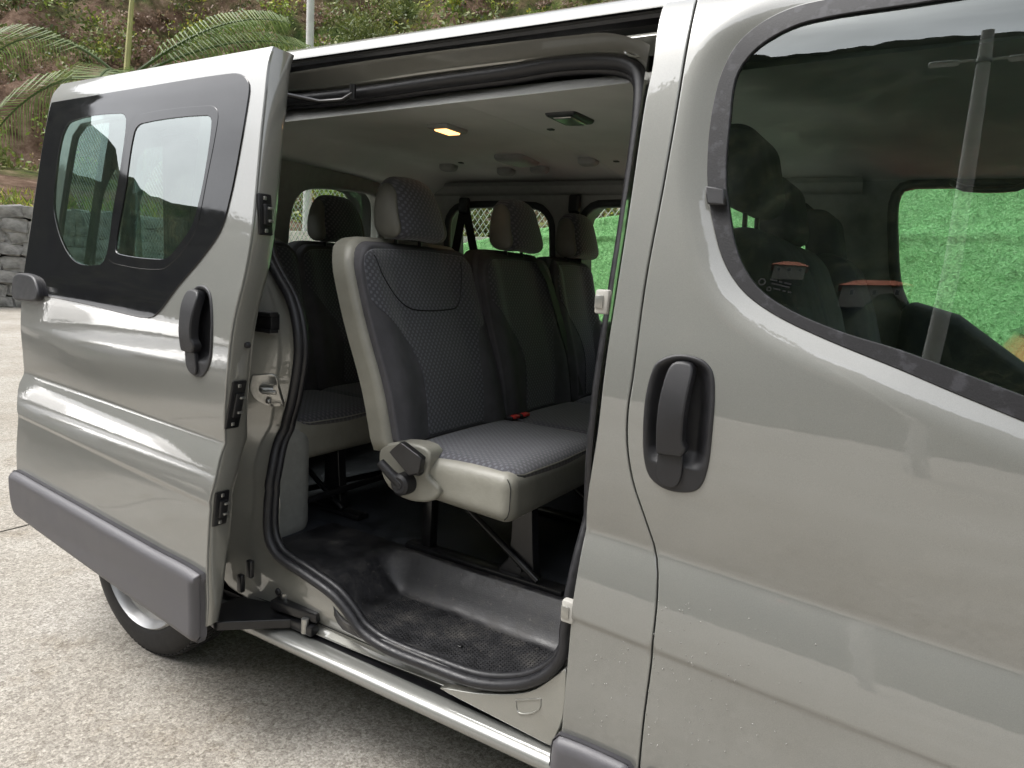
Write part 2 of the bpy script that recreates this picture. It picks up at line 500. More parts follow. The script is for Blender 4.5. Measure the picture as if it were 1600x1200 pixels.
def groove(X, z):                                                   # a small undercut step low on the side
    zg = .668 + .055 * (-.45 - X); t = min(1, max(0, (zg + .008 - z) / .016))
    return .0055 * t * t * (3 - 2*t) * min(1, max(0, (z - .40) / .15))
def S(X, z): return float(np.interp(z - shear(X, z), _tab_z, _tab)) + groove(X, z)
def SD(X, z): return S(X, z) - .15 + .04 * (-1.5 - X)
def swage(x0, x1):
    """extra mesh rows that follow the swage groove and the waist crease"""
    out = []
    for X in np.arange(x0, x1, .014):
        zg = .668 + .055 * (-.45 - X); k = -.5 - X; zc = .86 + (.065 if k < 0 else .035) * k
        out += [(float(X), zg + d) for d in (-.018, -.011, -.006, -.002, .002, .006, .011, .018)] + [(float(X), zc + d) for d in (-.022, -.014, -.007, 0, .007, .014, .022)]
    return out
def body(X, z): return (X, S(X, z), z)
def door(X, z): return (X, SD(X, z), z)
def off(f, d):                                                      # the same surface, moved d inwards
    return lambda a, b: (a, f(a, b)[1] + d, b)

def grow(poly, d):
    """outline moved outwards by d"""
    P = np.asarray(poly); area = np.sum(P[:, 0]*np.roll(P[:, 1], -1) - np.roll(P[:, 0], -1)*P[:, 1]); t = np.roll(P, -1, 0) - np.roll(P, 1, 0)
    t /= np.linalg.norm(t, axis=1, keepdims=True) + 1e-12; sg = 1 if area > 0 else -1
    return [tuple(p) for p in (P + np.stack([t[:, 1], -t[:, 0]], 1) * sg * d).tolist()]

# =====================================================================  THE SETTING
ground_m, gn, gl_, gb = nodes('weathered washed concrete')
_t1 = tex_noise(gn, gl_, .9, 7, .65); _t2 = tex_noise(gn, gl_, 120, 8, .9); _t3 = tex_noise(gn, gl_, 3.2, 8, .75)
_vo = gn.new('ShaderNodeTexVoronoi'); _vo.inputs['Scale'].default_value = 85; _tc = gn.new('ShaderNodeTexCoord'); gl_.new(_tc.outputs['Object'], _vo.inputs['Vector'])
_c1 = ramp(gn, gl_, _t1.outputs['Fac'], [(.3, (.255, .23, .195)), (.5, (.315, .297, .265)), (.7, (.385, .37, .345))])
_c2 = ramp(gn, gl_, _t2.outputs['Fac'], [(.38, (.22, .20, .18)), (.46, (.74, .72, .69)), (.53, (1.05, 1.04, 1.02)), (.64, (1.7, 1.69, 1.67))])
_c3 = ramp(gn, gl_, _t3.outputs['Fac'], [(.27, (.42, .37, .32)), (.38, (.86, .83, .79)), (.46, (1, 1, 1))])
_c4 = ramp(gn, gl_, _vo.outputs['Color'], [(.1, (.62, .60, .58)), (.5, (1, 1, 1)), (.9, (1.3, 1.3, 1.3))])
_m0 = gn.new('ShaderNodeMix'); _m0.data_type = 'RGBA'; _m0.blend_type = 'MULTIPLY'; _m0.inputs['Factor'].default_value = .8
_m1 = gn.new('ShaderNodeMix'); _m1.data_type = 'RGBA'; _m1.blend_type = 'MULTIPLY'; _m1.inputs['Factor'].default_value = 1
_m2 = gn.new('ShaderNodeMix'); _m2.data_type = 'RGBA'; _m2.blend_type = 'MULTIPLY'; _m2.inputs['Factor'].default_value = .85
gl_.new(_c1.outputs['Color'], _m0.inputs['A']); gl_.new(_c4.outputs['Color'], _m0.inputs['B'])
gl_.new(_m0.outputs['Result'], _m1.inputs['A']); gl_.new(_c2.outputs['Color'], _m1.inputs['B'])
gl_.new(_m1.outputs['Result'], _m2.inputs['A']); gl_.new(_c3.outputs['Color'], _m2.inputs['B'])
gl_.new(_m2.outputs['Result'], gb.inputs['Base Color']); gb.inputs['Roughness'].default_value = .85
bump(gn, gl_, _t2.outputs['Fac'], gb, .12, .003)

JX = -3.75                                           # a shallow open joint runs across the slab
gnd = raw('ground', [(-400, -400, -.02), (400, -400, -.02), (400, 400, -.02), (-400, 400, -.02)], [(0, 1, 2, 3)], ground_m)
tag(gnd, 'pale speckled concrete yard under and around the van', kind='structure')
raw('concrete_slab', [(-60, -40, 0), (JX - .007, -40, 0), (JX - .007, 30, 0), (-60, 30, 0)], [(0, 1, 2, 3)], ground_m, gnd)
raw('concrete_slab', [(JX + .007, -40, 0), (40, -40, 0), (40, 30, 0), (JX + .007, 30, 0)], [(0, 1, 2, 3)], ground_m, gnd)

# =====================================================================  THE VAN
van = empty('passenger_van', (-1.0, .95, 0))
tag(van, 'champagne grey passenger van with its sliding side door standing open', 'van')
VI = Matrix.Translation((1.0, -.95, 0))
def vp(o):                                          # parent a world-built piece to the van
    o.parent = van; o.matrix_parent_inverse = VI
    return o
def sub(o, p):                                      # piece of a part (all parts keep world coordinates)
    o.parent = p
    return o

# ---- front door ------------------------------------------------------
seam = [(-0.536, 2.010), (-0.506, 1.959), (-0.498, 1.794), (-0.501, 1.593), (-0.508, 1.391), (-0.505, 1.202), (-0.507, 1.137), (-0.502, 1.073), (-0.484, 0.997), (-0.456, 0.927), (-0.434, 0.868), (-0.417, 0.816), (-0.407, 0.750), (-0.405, 0.645), (-0.408, 0.531), (-0.409, 0.404)]
seam = [(seam[0][0], 1.985)] + seam[1:] + [(-.409, .26)]
GAP = .009
win_out = [(0.046, 1.244), (-0.049, 1.276), (-0.162, 1.312), (-0.252, 1.347), (-0.314, 1.385), (-0.357, 1.436), (-0.389, 1.507), (-0.411, 1.579), (-0.423, 1.665), (-0.424, 1.750), (-0.415, 1.811), (-0.393, 1.858), (-0.347, 1.896), (-0.283, 1.917)]
win_out = [(.70, 1.02), (.70, 1.02), (.30, 1.162)] + win_out + [(-.12, 1.925), (.15, 1.93), (.42, 1.90), (.42, 1.90)]
win_in = [(0.042, 1.277), (-0.052, 1.304), (-0.143, 1.325), (-0.232, 1.356), (-0.292, 1.392), (-0.335, 1.448), (-0.366, 1.531), (-0.383, 1.603), (-0.391, 1.700), (-0.393, 1.784), (-0.376, 1.825), (-0.340, 1.858), (-0.277, 1.883)]
win_in = [(.655, 1.075), (.655, 1.075), (.30, 1.198)] + win_in + [(-.12, 1.892), (.15, 1.898), (.405, 1.87), (.405, 1.87)]
WO, WI = curve(win_out, True), curve(win_in, True)
_wo = np.asarray(WO); _wq = np.roll(_wo, -1, 0); _wd = _wq - _wo; _wl = (_wd**2).sum(1) + 1e-12
def wdist(X, z):
    p = np.array((X, z)) - _wo
    t = np.clip((p * _wd).sum(1) / _wl, 0, 1)
    return float(np.sqrt(((p - t[:, None] * _wd)**2).sum(1).min()))
def front_skin(X, z):                               # the panel rolls inwards towards the window opening
    k = max(0.0, 1 - wdist(X, z) / .062)
    return (X, S(X, z) + .016 * k * k * (1.6 - .6 * k), z)
fd_out = curve([(x + GAP, z) for x, z in seam] + [(-.403, .26), (.95, .26), (.95, .26), (.98, .8), (.93, 1.0), (.93, 1.0), (.48, 1.93), (.40, 1.985), (.40, 1.985), (-.48, 1.985), (-.48, 1.985)], True, .02)
def seal_map(X, z):
    return (X, S(X, z) + .0135, z)
# handle
HB = curve([(-0.451, 1.237), (-0.415, 1.254), (-0.371, 1.250), (-0.349, 1.231), (-0.339, 1.185), (-0.335, 1.115), (-0.336, 1.053), (-0.347, 1.013), (-0.372, 0.999), (-0.410, 0.998), (-0.440, 1.014), (-0.455, 1.049), (-0.463, 1.106), (-0.465, 1.169), (-0.460, 1.215)], True, .006)
HG = curve([(-0.417, 1.237), (-0.388, 1.240), (-0.383, 1.229), (-0.385, 1.178), (-0.386, 1.131), (-0.384, 1.094), (-0.378, 1.085), (-0.384, 1.071), (-0.384, 1.071), (-0.426, 1.069), (-0.426, 1.069), (-0.428, 1.124), (-0.427, 1.187)], True, .006)
HL = curve([(-0.427, 1.065), (-0.427, 1.065), (-0.382, 1.068), (-0.382, 1.068), (-0.383, 1.021), (-0.392, 1.006), (-0.415, 1.005), (-0.424, 1.020)], True, .006)
front_door = skin('front_door', fd_out, front_skin, M['paint'], None, [WO, grow(HB, -.002)], .02, .003, .03, extra=[p for d in (.004, .010, .017, .025, .034, .044, .055, .066) for p in grow(WO, d) if p[1] < 1.97 and p[0] < .9] + [p for p in swage(-.46, .93) if p[1] > .3], clear=.068)
vp(front_door); tag(front_door, 'closed front door in champagne grey paint with a curved window')
sub(skin('window_seal', WO, seal_map, M['weather_seal'], None, [WI], .02, .002, .012, hole_rim=True), front_door)
sub(skin('window_glass', WI, off(body, .020), M['glass'], None, (), .04), front_door)
clip_px = [(-0.409, 1.575), (-0.380, 1.570), (-0.373, 1.545), (-0.401, 1.548)]
sub(skin('seal_clip', curve([p for q in clip_px for p in (q, q)], True), off(body, -.004), M['plastic'], None, (), .02, .004, .02), front_door)
def handle(parent, HB, HG, HL, base, zsplit):
    arr = np.asarray(HB)
    def bowl(a, b):
        x, y, z = base(a, b)
        d = float(seg_dist_fast(arr, a, b))
        k = min(1.0, d / .030); k = k * k * (3 - 2 * k)
        if z < zsplit: k *= max(0, 1 - (zsplit - z) / .03)
        return (x, y - .004 + .024 * k, z)
    sub(skin('handle_bowl', HB, bowl, M['plastic'], None, (), .006, .004, .008), parent)
    zs = [p[1] for p in HG]; z0, z1 = min(zs), max(zs)
    def grip(a, b):
        x, y, z = base(a, b); t = (z - z0) / (z1 - z0)
        return (x, y - .012 - .016 * math.sin(math.pi * min(1, max(0, .15 + .75 * t))), z)
    sub(skin('handle_grip', HG, grip, M['plastic'], None, (), .01, .005, .020), parent)
    sub(skin('lock_cap', HL, off(base, -.010), M['plastic'], None, (), .01, .003, .008), parent)
def seg_dist_fast(P, a, b):
    q = np.roll(P, -1, 0); d = q - P; p = np.array((a, b)) - P
    t = np.clip((p * d).sum(1) / ((d * d).sum(1) + 1e-12), 0, 1)
    return np.sqrt(((p - t[:, None] * d)**2).sum(1).min())
handle(front_door, HB, HG, HL, body, 1.075)

# side mouldings with a soft, bulging section
def moulding(name, pts, base, parent, bulge=.026):
    P = curve(pts, True, .012); arr = np.asarray(P)
    def mp(a, b):
        x, y, z = base(a, b); y += 0.0; k = min(1, float(seg_dist_fast(arr, a, b)) / .028); k = math.sqrt(max(0, 1 - (1 - k)**2))
        return (x, y - .004 - bulge * k, z)
    ex = [p for d in (.0015, .004, .0075, .012, .017, .023, .030) for p in grow(P, -d) if float(seg_dist_fast(arr, *p)) > d * .8]
    return sub(skin(name, P, mp, M['moulding'], None, (), .02, .002, .02, extra=ex), parent)
def low(X, z): return (X, S(X, max(z, .42)), z)                      # the mouldings stay upright below the sill line
moulding('rub_moulding', [(-.397, .385), (-.385, .403), (.92, .33), (.93, .31), (.93, .20), (.92, .19), (-.39, .215), (-.398, .23)], low, front_door)

# ---- centre pillar ---------------------------------------------------
pil_l = [(-0.556, 1.825), (-0.559, 1.747), (-0.558, 1.529), (-0.559, 1.285), (-0.560, 1.076), (-0.577, 0.904), (-0.578, 0.741), (-0.580, 0.678), (-0.581, 0.476)]
pil_l = [(-.566, 1.985), (-.562, 1.90)] + pil_l + [(-.583, .36), (-.583, .26)]
pillar = skin('centre_pillar', curve(pil_l + [(-.583, .26), (-.409, .26)] + seam[::-1] + [seam[0], pil_l[0]], True, .02), body, M['paint'], None, (), .02, .003, .05, extra=swage(-.60, -.40))
vp(pillar)
moulding('rub_moulding', [(-.600, .24), (-.599, .385), (-.585, .403), (-.425, .404), (-.417, .395), (-.415, .23), (-.42, .215), (-.595, .225)], low, pillar)
for zz in (1.345, .685):                             # pale guide blocks on the pillar edge
    b_ = box('door_guide', (-.592, S(-.59, zz) + .012, zz), (.030, .022, .050), M['white_plastic'], None, .005); sub(b_, pillar)
    sub(box('guide_slot', (-.596, S(-.59, zz) + .000, zz), (.018, .004, .026), M['steel'], None, .001), pillar)

# ---- opening frame, its seal, sill and tracks --------------------------
SEAL = [(-1.734, 1.852), (-1.769, 1.831), (-1.770, 1.736), (-1.753, 1.584), (-1.738, 1.490), (-1.706, 1.412), (-1.647, 1.348), (-1.575, 1.281), (-1.533, 1.207), (-1.520, 1.118), (-1.547, 1.003), (-1.604, 0.879), (-1.597, 0.772), (-1.591, 0.662), (-1.573, 0.588), (-1.530, 0.549), (-1.421, 0.526), (-1.303, 0.497), (-1.242, 0.460), (-1.201, 0.426), (-1.115, 0.406), (-0.957, 0.409), (-0.822, 0.419), (-0.707, 0.461), (-0.638, 0.515), (-0.610, 0.570)]
SEAL = SEAL + [(-.612, .62), (-.606, .90), (-.600, 1.30), (-.598, 1.60), (-.602, 1.76), (-.622, 1.835), (-.675, 1.862)] + [(-0.813, 1.873), (-0.949, 1.866), (-1.138, 1.861), (-1.440, 1.851), (-1.613, 1.851)]
def rec(z):
    k = min(1, max(0, (z - .45) / .5)); return .03 + .05 * k * k * (3 - 2*k)
SL = curve(SEAL, True, .015)
cx, cz = -1.1, 1.1
def polar(poly, n=260):
    P = np.asarray(poly); out = []
    Q = np.roll(P, -1, 0)
    for i in range(n):
        a = 2*math.pi*i/n; d = np.array((math.cos(a), math.sin(a))); best = 0
        rel1, rel2 = P - (cx, cz), Q - (cx, cz)
        c1 = rel1[:, 0]*d[1] - rel1[:, 1]*d[0]; c2 = rel2[:, 0]*d[1] - rel2[:, 1]*d[0]
        for k in np.nonzero(c1 * c2 <= 0)[0]:
            t = c1[k] / (c1[k] - c2[k] + 1e-15); p = rel1[k] * (1-t) + rel2[k] * t
            best = max(best, p @ d)
        out.append((cx + d[0]*best, cz + d[1]*best))
    return out
REAR_EDGE = [(-1.76, .372), (-1.76, .60), (-1.735, .80), (-1.68, .96), (-1.65, 1.10), (-1.66, 1.20), (-1.73, 1.32), (-1.82, 1.42), (-1.855, 1.55), (-1.86, 1.80), (-1.84, 1.87)]
OUTER = curve([REAR_EDGE[0], (-.578, .372), (-.578, .372), (-.570, 1.2), (-.572, 1.87), (-.572, 1.87), (-.70, 1.908), (-1.78, 1.905)] + REAR_EDGE[::-1], True, .03)
pO, pS = polar(OUTER), polar(SL)
V, F = [], []
rings = [(0, 0), (.04, .003), (.12, .012), (.48, .058), (.54, .062), (.60, .064), (.70, .078), (1.0, .086), (1.01, .089)]
NP = len(pO)
for (t, dd) in rings:
    for (a, b) in zip(pO, pS):
        x, z = a[0] + (b[0]-a[0])*t, a[1] + (b[1]-a[1])*t
        low_w = min(1, max(0, (z - .42) / .25)); d2 = dd * low_w + (.046 if dd > .01 else .03) * (1 - low_w)
        V.append((x, S(x, max(z, .36)) + d2, z))
for r_ in range(len(rings) - 1):
    for i in range(NP):
        j = (i + 1) % NP; F.append((r_*NP + i, r_*NP + j, (r_+1)*NP + j, (r_+1)*NP + i))
jamb = vp(raw('door_opening_frame', V, F, M['paint_in'], None, True, 50))
sub(tube('door_seal', [(x, S(x, max(z, .36)) + rec(z) - .004, z) for x, z in SL], [.0138 + .0035 * min(1, max(0, (z - 1.5) / .25)) for x, z in SL], M['rubber'], None, 10, True, 1.1, (0, 1, 0)), jamb)
# lip of the seal, inside
SLi = [(x + (cx - x) * .018, z + (cz - z) * .018) for x, z in SL]
sub(tube('seal_lip', [(x, S(x, max(z, .36)) + rec(z) + .012, z) for x, z in SLi], .011, M['rubber'], None, 8, True, 1.0, (0, 1, 0)), jamb)
_oz = sorted([(z, x) for x, z in curve(REAR_EDGE, False, .02)]); _sz = sorted([(z, x) for x, z in SL if x < -1.2 and .5 < z < 1.85])
def jamb_y(x, z):                                    # depth of the rear jamb face at (x, z)
    xo = float(np.interp(z, [p[0] for p in _oz], [p[1] for p in _oz])); xs_ = float(np.interp(z, [p[0] for p in _sz], [p[1] for p in _sz]))
    t = (x - xo) / max(.02, xs_ - xo)
    return S(x, z) + float(np.interp(t, [r[0] for r in rings], [r[1] for r in rings]))
# striker, bump stops and rail end on the rear jamb
stx, stz = [(-1.613, 1.015)][0]
jy = jamb_y(stx, stz)
st = sub(skin('striker_plate', curve([(stx-.02, stz+.045), (stx-.02, stz+.045), (stx+.022, stz+.045), (stx+.022, stz-.045), (stx+.022, stz-.045), (stx-.012, stz-.045), (stx-.030, stz-.02), (stx-.030, stz+.012)], True, .01), lambda a, b: (a, jamb_y(a, b) - .007, b), M['steel'], None, (), .02, .002, .006), jamb)
sub(tube('striker_loop', [(stx+.02, jy-.005, stz+.006), (stx-.004, jy-.03, stz+.006), (stx+.02, jy-.04, stz+.004), (stx+.05, jy-.02, stz+.004)], .007, M['steel'], None, 8), jamb)
for dz in (.03, -.03): sub(revolve('bolt', [(0, -.004), (.006, -.004), (.008, 0), (.008, .004)], (stx, jy - .006, stz + dz), M['steel'], None, 10), jamb)
sub(revolve('rubber_stop', [(0, -.012), (.008, -.012), (.011, -.006), (.011, .01)], (stx - .012, jy, stz + .085), M['rubber'], None, 14), jamb)
rz_ = [(-1.638, 1.217)][0]
for dz, hh in ((.022, .012), (-.026, .010)): sub(box('rail_end', (rz_[0] + .02, jamb_y(*rz_) - .004, rz_[1] + dz), (.11, .03, hh), M['black'], None, .003), jamb)
sub(box('rail_slot', (rz_[0] + .02, jamb_y(*rz_) + .004, rz_[1]), (.10, .03, .045), M['blackmetal'], None, .002), jamb)
# dimpled stiffeners stamped in the upper corners of the frame
for (px_, pz_), rot in (([(-1.885, 1.975)][0], .25), ([(-0.635, 1.896)][0], -.5)):
    ln = [(px_ + .03*math.cos(a)*math.cos(rot) - .016*math.sin(a)*math.sin(rot), pz_ + .03*math.cos(a)*math.sin(rot) + .016*math.sin(a)*math.cos(rot)) for a in np.linspace(0, 2*math.pi, 20, endpoint=False)]
    sub(tube('stamped_boss', [(x, S(x, z) + .055, z - .012) for x, z in ln], .003, M['paint_in'], None, 6, True), jamb)

# paint worn through to primer along the edge beside the seal
wear = [p for p in SL if p[0] < -1.4 and 1.05 < p[1] < 1.32]
wear_m = make_blotch('worn paint edge', (.40, .38, .32), (.16, .09, .05), 60, .50, .60, .6)
sub(tube('worn_edge', [(x - .020, jamb_y(x - .020, z) - .003, z) for x, z in wear], [.0045 * (.55 + .45 * math.sin(i * 1.7)**2) for i in range(len(wear))], wear_m, None, 6, flat=.5), jamb)
# bolts and bracket low on the jamb
for (x, z) in [(-1.679, 0.425), (-1.646, 0.477)]: sub(rbox('bracket', (.012, .008, .028), .006, M['blackmetal'], None, lambda q, x=x, z=z: (q.x + x, q.y + jamb_y(x, z) - .004, q.z + z), 2, 3), jamb)
for (x, z) in [(-1.550, 0.425), (-1.553, 0.391)]: sub(revolve('rubber_plug', [(0, -.003), (.008, -.003), (.011, 0), (.011, .01)], (x, S(x, .42) + .043, z), M['rubber'], None, 12), jamb)
# lower track and sill
sub(extrude_x('lower_track', [(.046, .374), (.085, .374), (.10, .365), (.10, .338), (.062, .336), (.060, .350), (.052, .350), (.050, .336), (.028, .335)], -1.95, -.585, M['blackmetal'], None), jamb)
sill = vp(extrude_x('sill', [(.030, .3345), (.006, .334), (-.012, .330), (-.021, .320), (-.022, .309), (-.014, .296), (.01, .285), (.10, .25)], -1.95, -.585, M['paint'], None, 2, 60))
plate = curve([(-0.928, 0.367), (-0.928, 0.367), (-0.801, 0.399), (-0.682, 0.450), (-0.611, 0.521), (-0.600, 0.536), (-0.597, 0.421), (-0.620, 0.347), (-0.620, 0.347)], True, .02)
sub(skin('track_cover', plate, lambda a, b: (a, .010 + .02 * max(0, b - .34), b), M['paint_in'], None, (), .03, .003, .02), jamb)
hm = [(-0.716, 0.419), (-0.652, 0.447), (-0.653, 0.424), (-0.677, 0.401), (-0.707, 0.393)]
sub(tube('stamped_boss', [(x, .0095 + .02 * max(0, z - .34), z) for x, z in curve([hm[0], hm[0], hm[1], hm[1]] + hm[2:], True, .005)], .0022, M['paint_in'], None, 6, True), jamb)

# roof: crowned sheet, folded edge, black upper track
roof_sec = [(1.90 - y, z) for y, z in ((.185, 1.958), (.186, 1.966), (.192, 1.978), (.215, 1.996), (.26, 2.010), (.36, 2.026), (.6, 2.042))] + [(.95, 2.048)]
roof_sec = roof_sec[:-1] + [roof_sec[-1]] + [(.6, 2.042), (.36, 2.026), (.26, 2.010), (.215, 1.996), (.192, 1.978), (.186, 1.966), (.185, 1.958)]
roof = vp(extrude_x('roof', roof_sec, -2.85, .42, M['paint'], None, 2, 70))
sub(extrude_x('upper_track', [(.185, 1.958), (.196, 1.957), (.197, 1.952), (.188, 1.948), (.19, 1.940), (.222, 1.938), (.224, 1.918), (.200, 1.914)], -1.95, -.570, M['blackmetal'], None), roof)
sub(extrude_x('track_flange', [(.206, 1.9145), (.190, 1.911), (.186, 1.904), (.200, 1.893), (.215, 1.872)], -1.93, -.570, M['paint_in'], None, 2, 60), roof)
# rear quarter of the near side (behind the open door)
rq = skin('rear_quarter_panel', curve([(-2.86, .30), (-2.86, .30), (-2.45, .31), (-2.45, .31), (-2.42, .50), (-2.30, .66), (-2.09, .72), (-1.90, .62), (-1.80, .45), (-1.765, .45)] + [(x - .002, z) for x, z in REAR_EDGE if z > .5] + [(-1.84, 1.95), (-1.84, 1.95), (-2.80, 1.95), (-2.80, 1.95)], True, .03), body, M['paint'], None,
          [curve([(-2.72, 1.30), (-2.72, 1.78), (-2.68, 1.82), (-2.05, 1.83), (-2.0, 1.80), (-1.98, 1.36), (-2.03, 1.29), (-2.68, 1.26)], True, .03)], .03, .003, .02)
vp(rq)
sub(skin('quarter_glass', curve([(-2.73, 1.29), (-2.73, 1.79), (-2.68, 1.83), (-2.05, 1.84), (-1.99, 1.80), (-1.97, 1.36), (-2.02, 1.28), (-2.68, 1.25)], True, .03), off(body, .012), M['glass'], None, (), .05), rq)
sub(box('middle_rail', (-2.30, S(-2.3, 1.12) - .004, 1.135), (.86, .012, .045), M['blackmetal'], None, .003), rq)

# ---- sliding door ------------------------------------------------------
d_r = [(-1.558, 1.929), (-1.535, 1.812), (-1.522, 1.682), (-1.510, 1.553), (-1.502, 1.457), (-1.505, 1.345), (-1.519, 1.247), (-1.527, 1.166), (-1.539, 1.065), (-1.564, 0.959), (-1.582, 0.876), (-1.581, 0.810), (-1.593, 0.740), (-1.603, 0.657), (-1.610, 0.565)]
d_l = [(-2.737, 0.659), (-2.715, 0.790), (-2.743, 0.898), (-2.735, 0.932), (-2.698, 1.028), (-2.678, 1.174), (-2.672, 1.261), (-2.693, 1.412), (-2.693, 1.630), (-2.691, 1.827), (-2.700, 1.907)]
DR = [d_r[0], d_r[0]] + d_r[1:] + [(-1.612, .44), (-1.618, .375), (-1.618, .375)]
DLF = [(-2.745, .44), (-2.745, .44), (-2.742, .55)] + d_l + [(d_l[-1][0] + .015, 1.938), (d_l[-1][0] + .015, 1.938)]
def dlow(X, z): return (X, SD(X, max(z, .45)), z)
GL = curve([(-2.679, 1.868), (-2.679, 1.868), (-2.129, 1.869), (-1.688, 1.867), (-1.629, 1.854), (-1.599, 1.827), (-1.592, 1.776), (-1.594, 1.661), (-1.605, 1.537), (-1.624, 1.458), (-1.683, 1.386), (-1.771, 1.304), (-1.839, 1.233), (-1.878, 1.209), (-1.953, 1.204), (-2.223, 1.217), (-2.558, 1.227), (-2.666, 1.235), (-2.666, 1.235), (-2.673, 1.304), (-2.683, 1.478), (-2.683, 1.674)], True, .012)
P1 = curve([(-2.515, 1.794), (-2.209, 1.799), (-2.170, 1.779), (-2.159, 1.655), (-2.167, 1.502), (-2.164, 1.371), (-2.191, 1.339), (-2.339, 1.341), (-2.451, 1.402), (-2.536, 1.500), (-2.559, 1.606), (-2.557, 1.743)], True, .012)
P2 = curve([(-2.115, 1.785), (-1.751, 1.786), (-1.711, 1.766), (-1.705, 1.711), (-1.715, 1.589), (-1.726, 1.470), (-1.747, 1.428), (-1.803, 1.373), (-1.863, 1.343), (-2.099, 1.347), (-2.151, 1.364), (-2.154, 1.397), (-2.145, 1.579), (-2.142, 1.758)], True, .012)
P3 = curve([(-2.079, 1.760), (-1.756, 1.762), (-1.730, 1.743), (-1.727, 1.593), (-1.745, 1.478), (-1.770, 1.438), (-1.835, 1.377), (-1.876, 1.368), (-2.078, 1.373), (-2.119, 1.388), (-2.115, 1.559), (-2.111, 1.737)], True, .012)
dHB = curve([(-1.693, 1.299), (-1.655, 1.305), (-1.625, 1.285), (-1.603, 1.224), (-1.597, 1.158), (-1.606, 1.110), (-1.635, 1.076), (-1.675, 1.074), (-1.700, 1.099), (-1.709, 1.181), (-1.713, 1.252)], True, .006)
dHG = curve([(-1.702, 1.290), (-1.665, 1.289), (-1.658, 1.276), (-1.660, 1.219), (-1.659, 1.169), (-1.650, 1.153), (-1.661, 1.138), (-1.661, 1.138), (-1.704, 1.138), (-1.704, 1.138), (-1.705, 1.215), (-1.710, 1.266)], True, .006)
dHL = curve([(-1.701, 1.133), (-1.701, 1.133), (-1.661, 1.133), (-1.661, 1.133), (-1.654, 1.084), (-1.672, 1.077), (-1.692, 1.093)], True, .006)
sdoor = skin('sliding_door', curve(DR + DLF, True, .02), dlow, M['paint'], None, [grow(GL, -.006), grow(dHB, -.002)], .018, .003, .012, back=True, hole_rim=True, extra=[p for p in swage(-2.76, -1.53)])
vp(sdoor); tag(sdoor, 'open sliding side door with dark glass, grey handle and grey lower moulding')
sub(skin('glass_surround', GL, off(dlow, -.0035), M['blackgloss'], None, [P1, P2], .02, .0025, .004), sdoor)
sub(skin('fixed_pane', P1, off(dlow, -.0030), M['glass_dark'], None, (), .03), sdoor)
sub(skin('pane_frame', P2, off(dlow, -.0045), M['blackgloss'], None, [P3], .02, .002, .004), sdoor)
sub(skin('sliding_pane', P3, off(dlow, -.0020), M['glass_dark'], None, (), .03), sdoor)
handle(sdoor, dHB, dHG, dHL, dlow, [(-1.649, 1.139)][0][1])
mtop = [(-1.615, 0.531), (-1.858, 0.545), (-2.221, 0.566), (-2.566, 0.585), (-2.725, 0.591)]
moulding('rub_moulding', [(-1.624, .345), (-1.620, .50)] + mtop + [(-2.752, .575), (-2.755, .47), (-2.745, .435), (-2.72, .42), (-1.66, .325), (-1.632, .327)], dlow, sdoor, .030)
# rear-edge cap at belt height
cp = [(-2.695, 1.273), (-2.609, 1.282), (-2.555, 1.268), (-2.525, 1.219), (-2.623, 1.208), (-2.689, 1.212)]
sub(skin('rail_carriage_cap', curve(cp, True, .01), off(dlow, -.022), M['plastic'], None, (), .01, .008, .022), sdoor)
# front edge face of the door with its latches
V, F = [], []
edge = curve(DR[1:-1], False, .02)
ep = [(-.000, .002), (.004, .010), (.003, .060), (-.002, .076), (-.02, .086), (-.08, .09)]
for (x, z) in edge:
    y = SD(x, max(z, .45))
    kk = 1 - .45 * min(1, max(0, (.62 - z) / .25))
    for (dx, dy) in ep: V.append((x + dx, y + dy * kk, z))
ne = len(ep)
for i in range(len(edge) - 1):
    for k in range(ne - 1): F.append((i*ne + k, (i+1)*ne + k, (i+1)*ne + k + 1, i*ne + k + 1))
sub(raw('door_edge', V, F, M['paint_in'], None, True, 50), sdoor)
def edge_at(z):
    b = min(edge, key=lambda p: abs(p[1] - z)); return b[0], SD(b[0], z)
for nm, zc, hz in (('latch', 1.500, .052), ('lock', 1.005, .068), ('latch', .715, .050)):
    x, y = edge_at(zc)
    dxz = (edge_at(zc + .05)[0] - edge_at(zc - .05)[0]) / .1
    rot = Matrix.Rotation(math.atan(dxz), 3, 'Y')
    lp = sub(box(nm + '_plate', (x + .006, y + .032, zc), (.008, .044, 2*hz), M['blackmetal'], None, .004, rot), sdoor)
    sub(box(nm + '_pocket', (x + .012, y + .034, zc), (.012, .024, hz), M['black'], None, .003, rot), sdoor)
    for s in (-1, 1):
        bo = box('screw', (x + .011 + dxz*s*hz*.78, y + .031, zc + s*hz*.78), (.004, .010, .010), M['steel'], None, .002); sub(bo, sdoor)
        sub(box('latch_claw', (x + .018 + dxz*s*hz*.3, y + .040, zc + s*hz*.3), (.010, .016, .007), M['steel'], None, .002), sdoor)
x, y = edge_at(1.165); sub(revolve('rubber_stop', [(0, -.006), (.006, -.006), (.008, 0), (.008, .006)], (x + .008, y + .05, 1.165), M['rubber'], None, 12), sdoor)
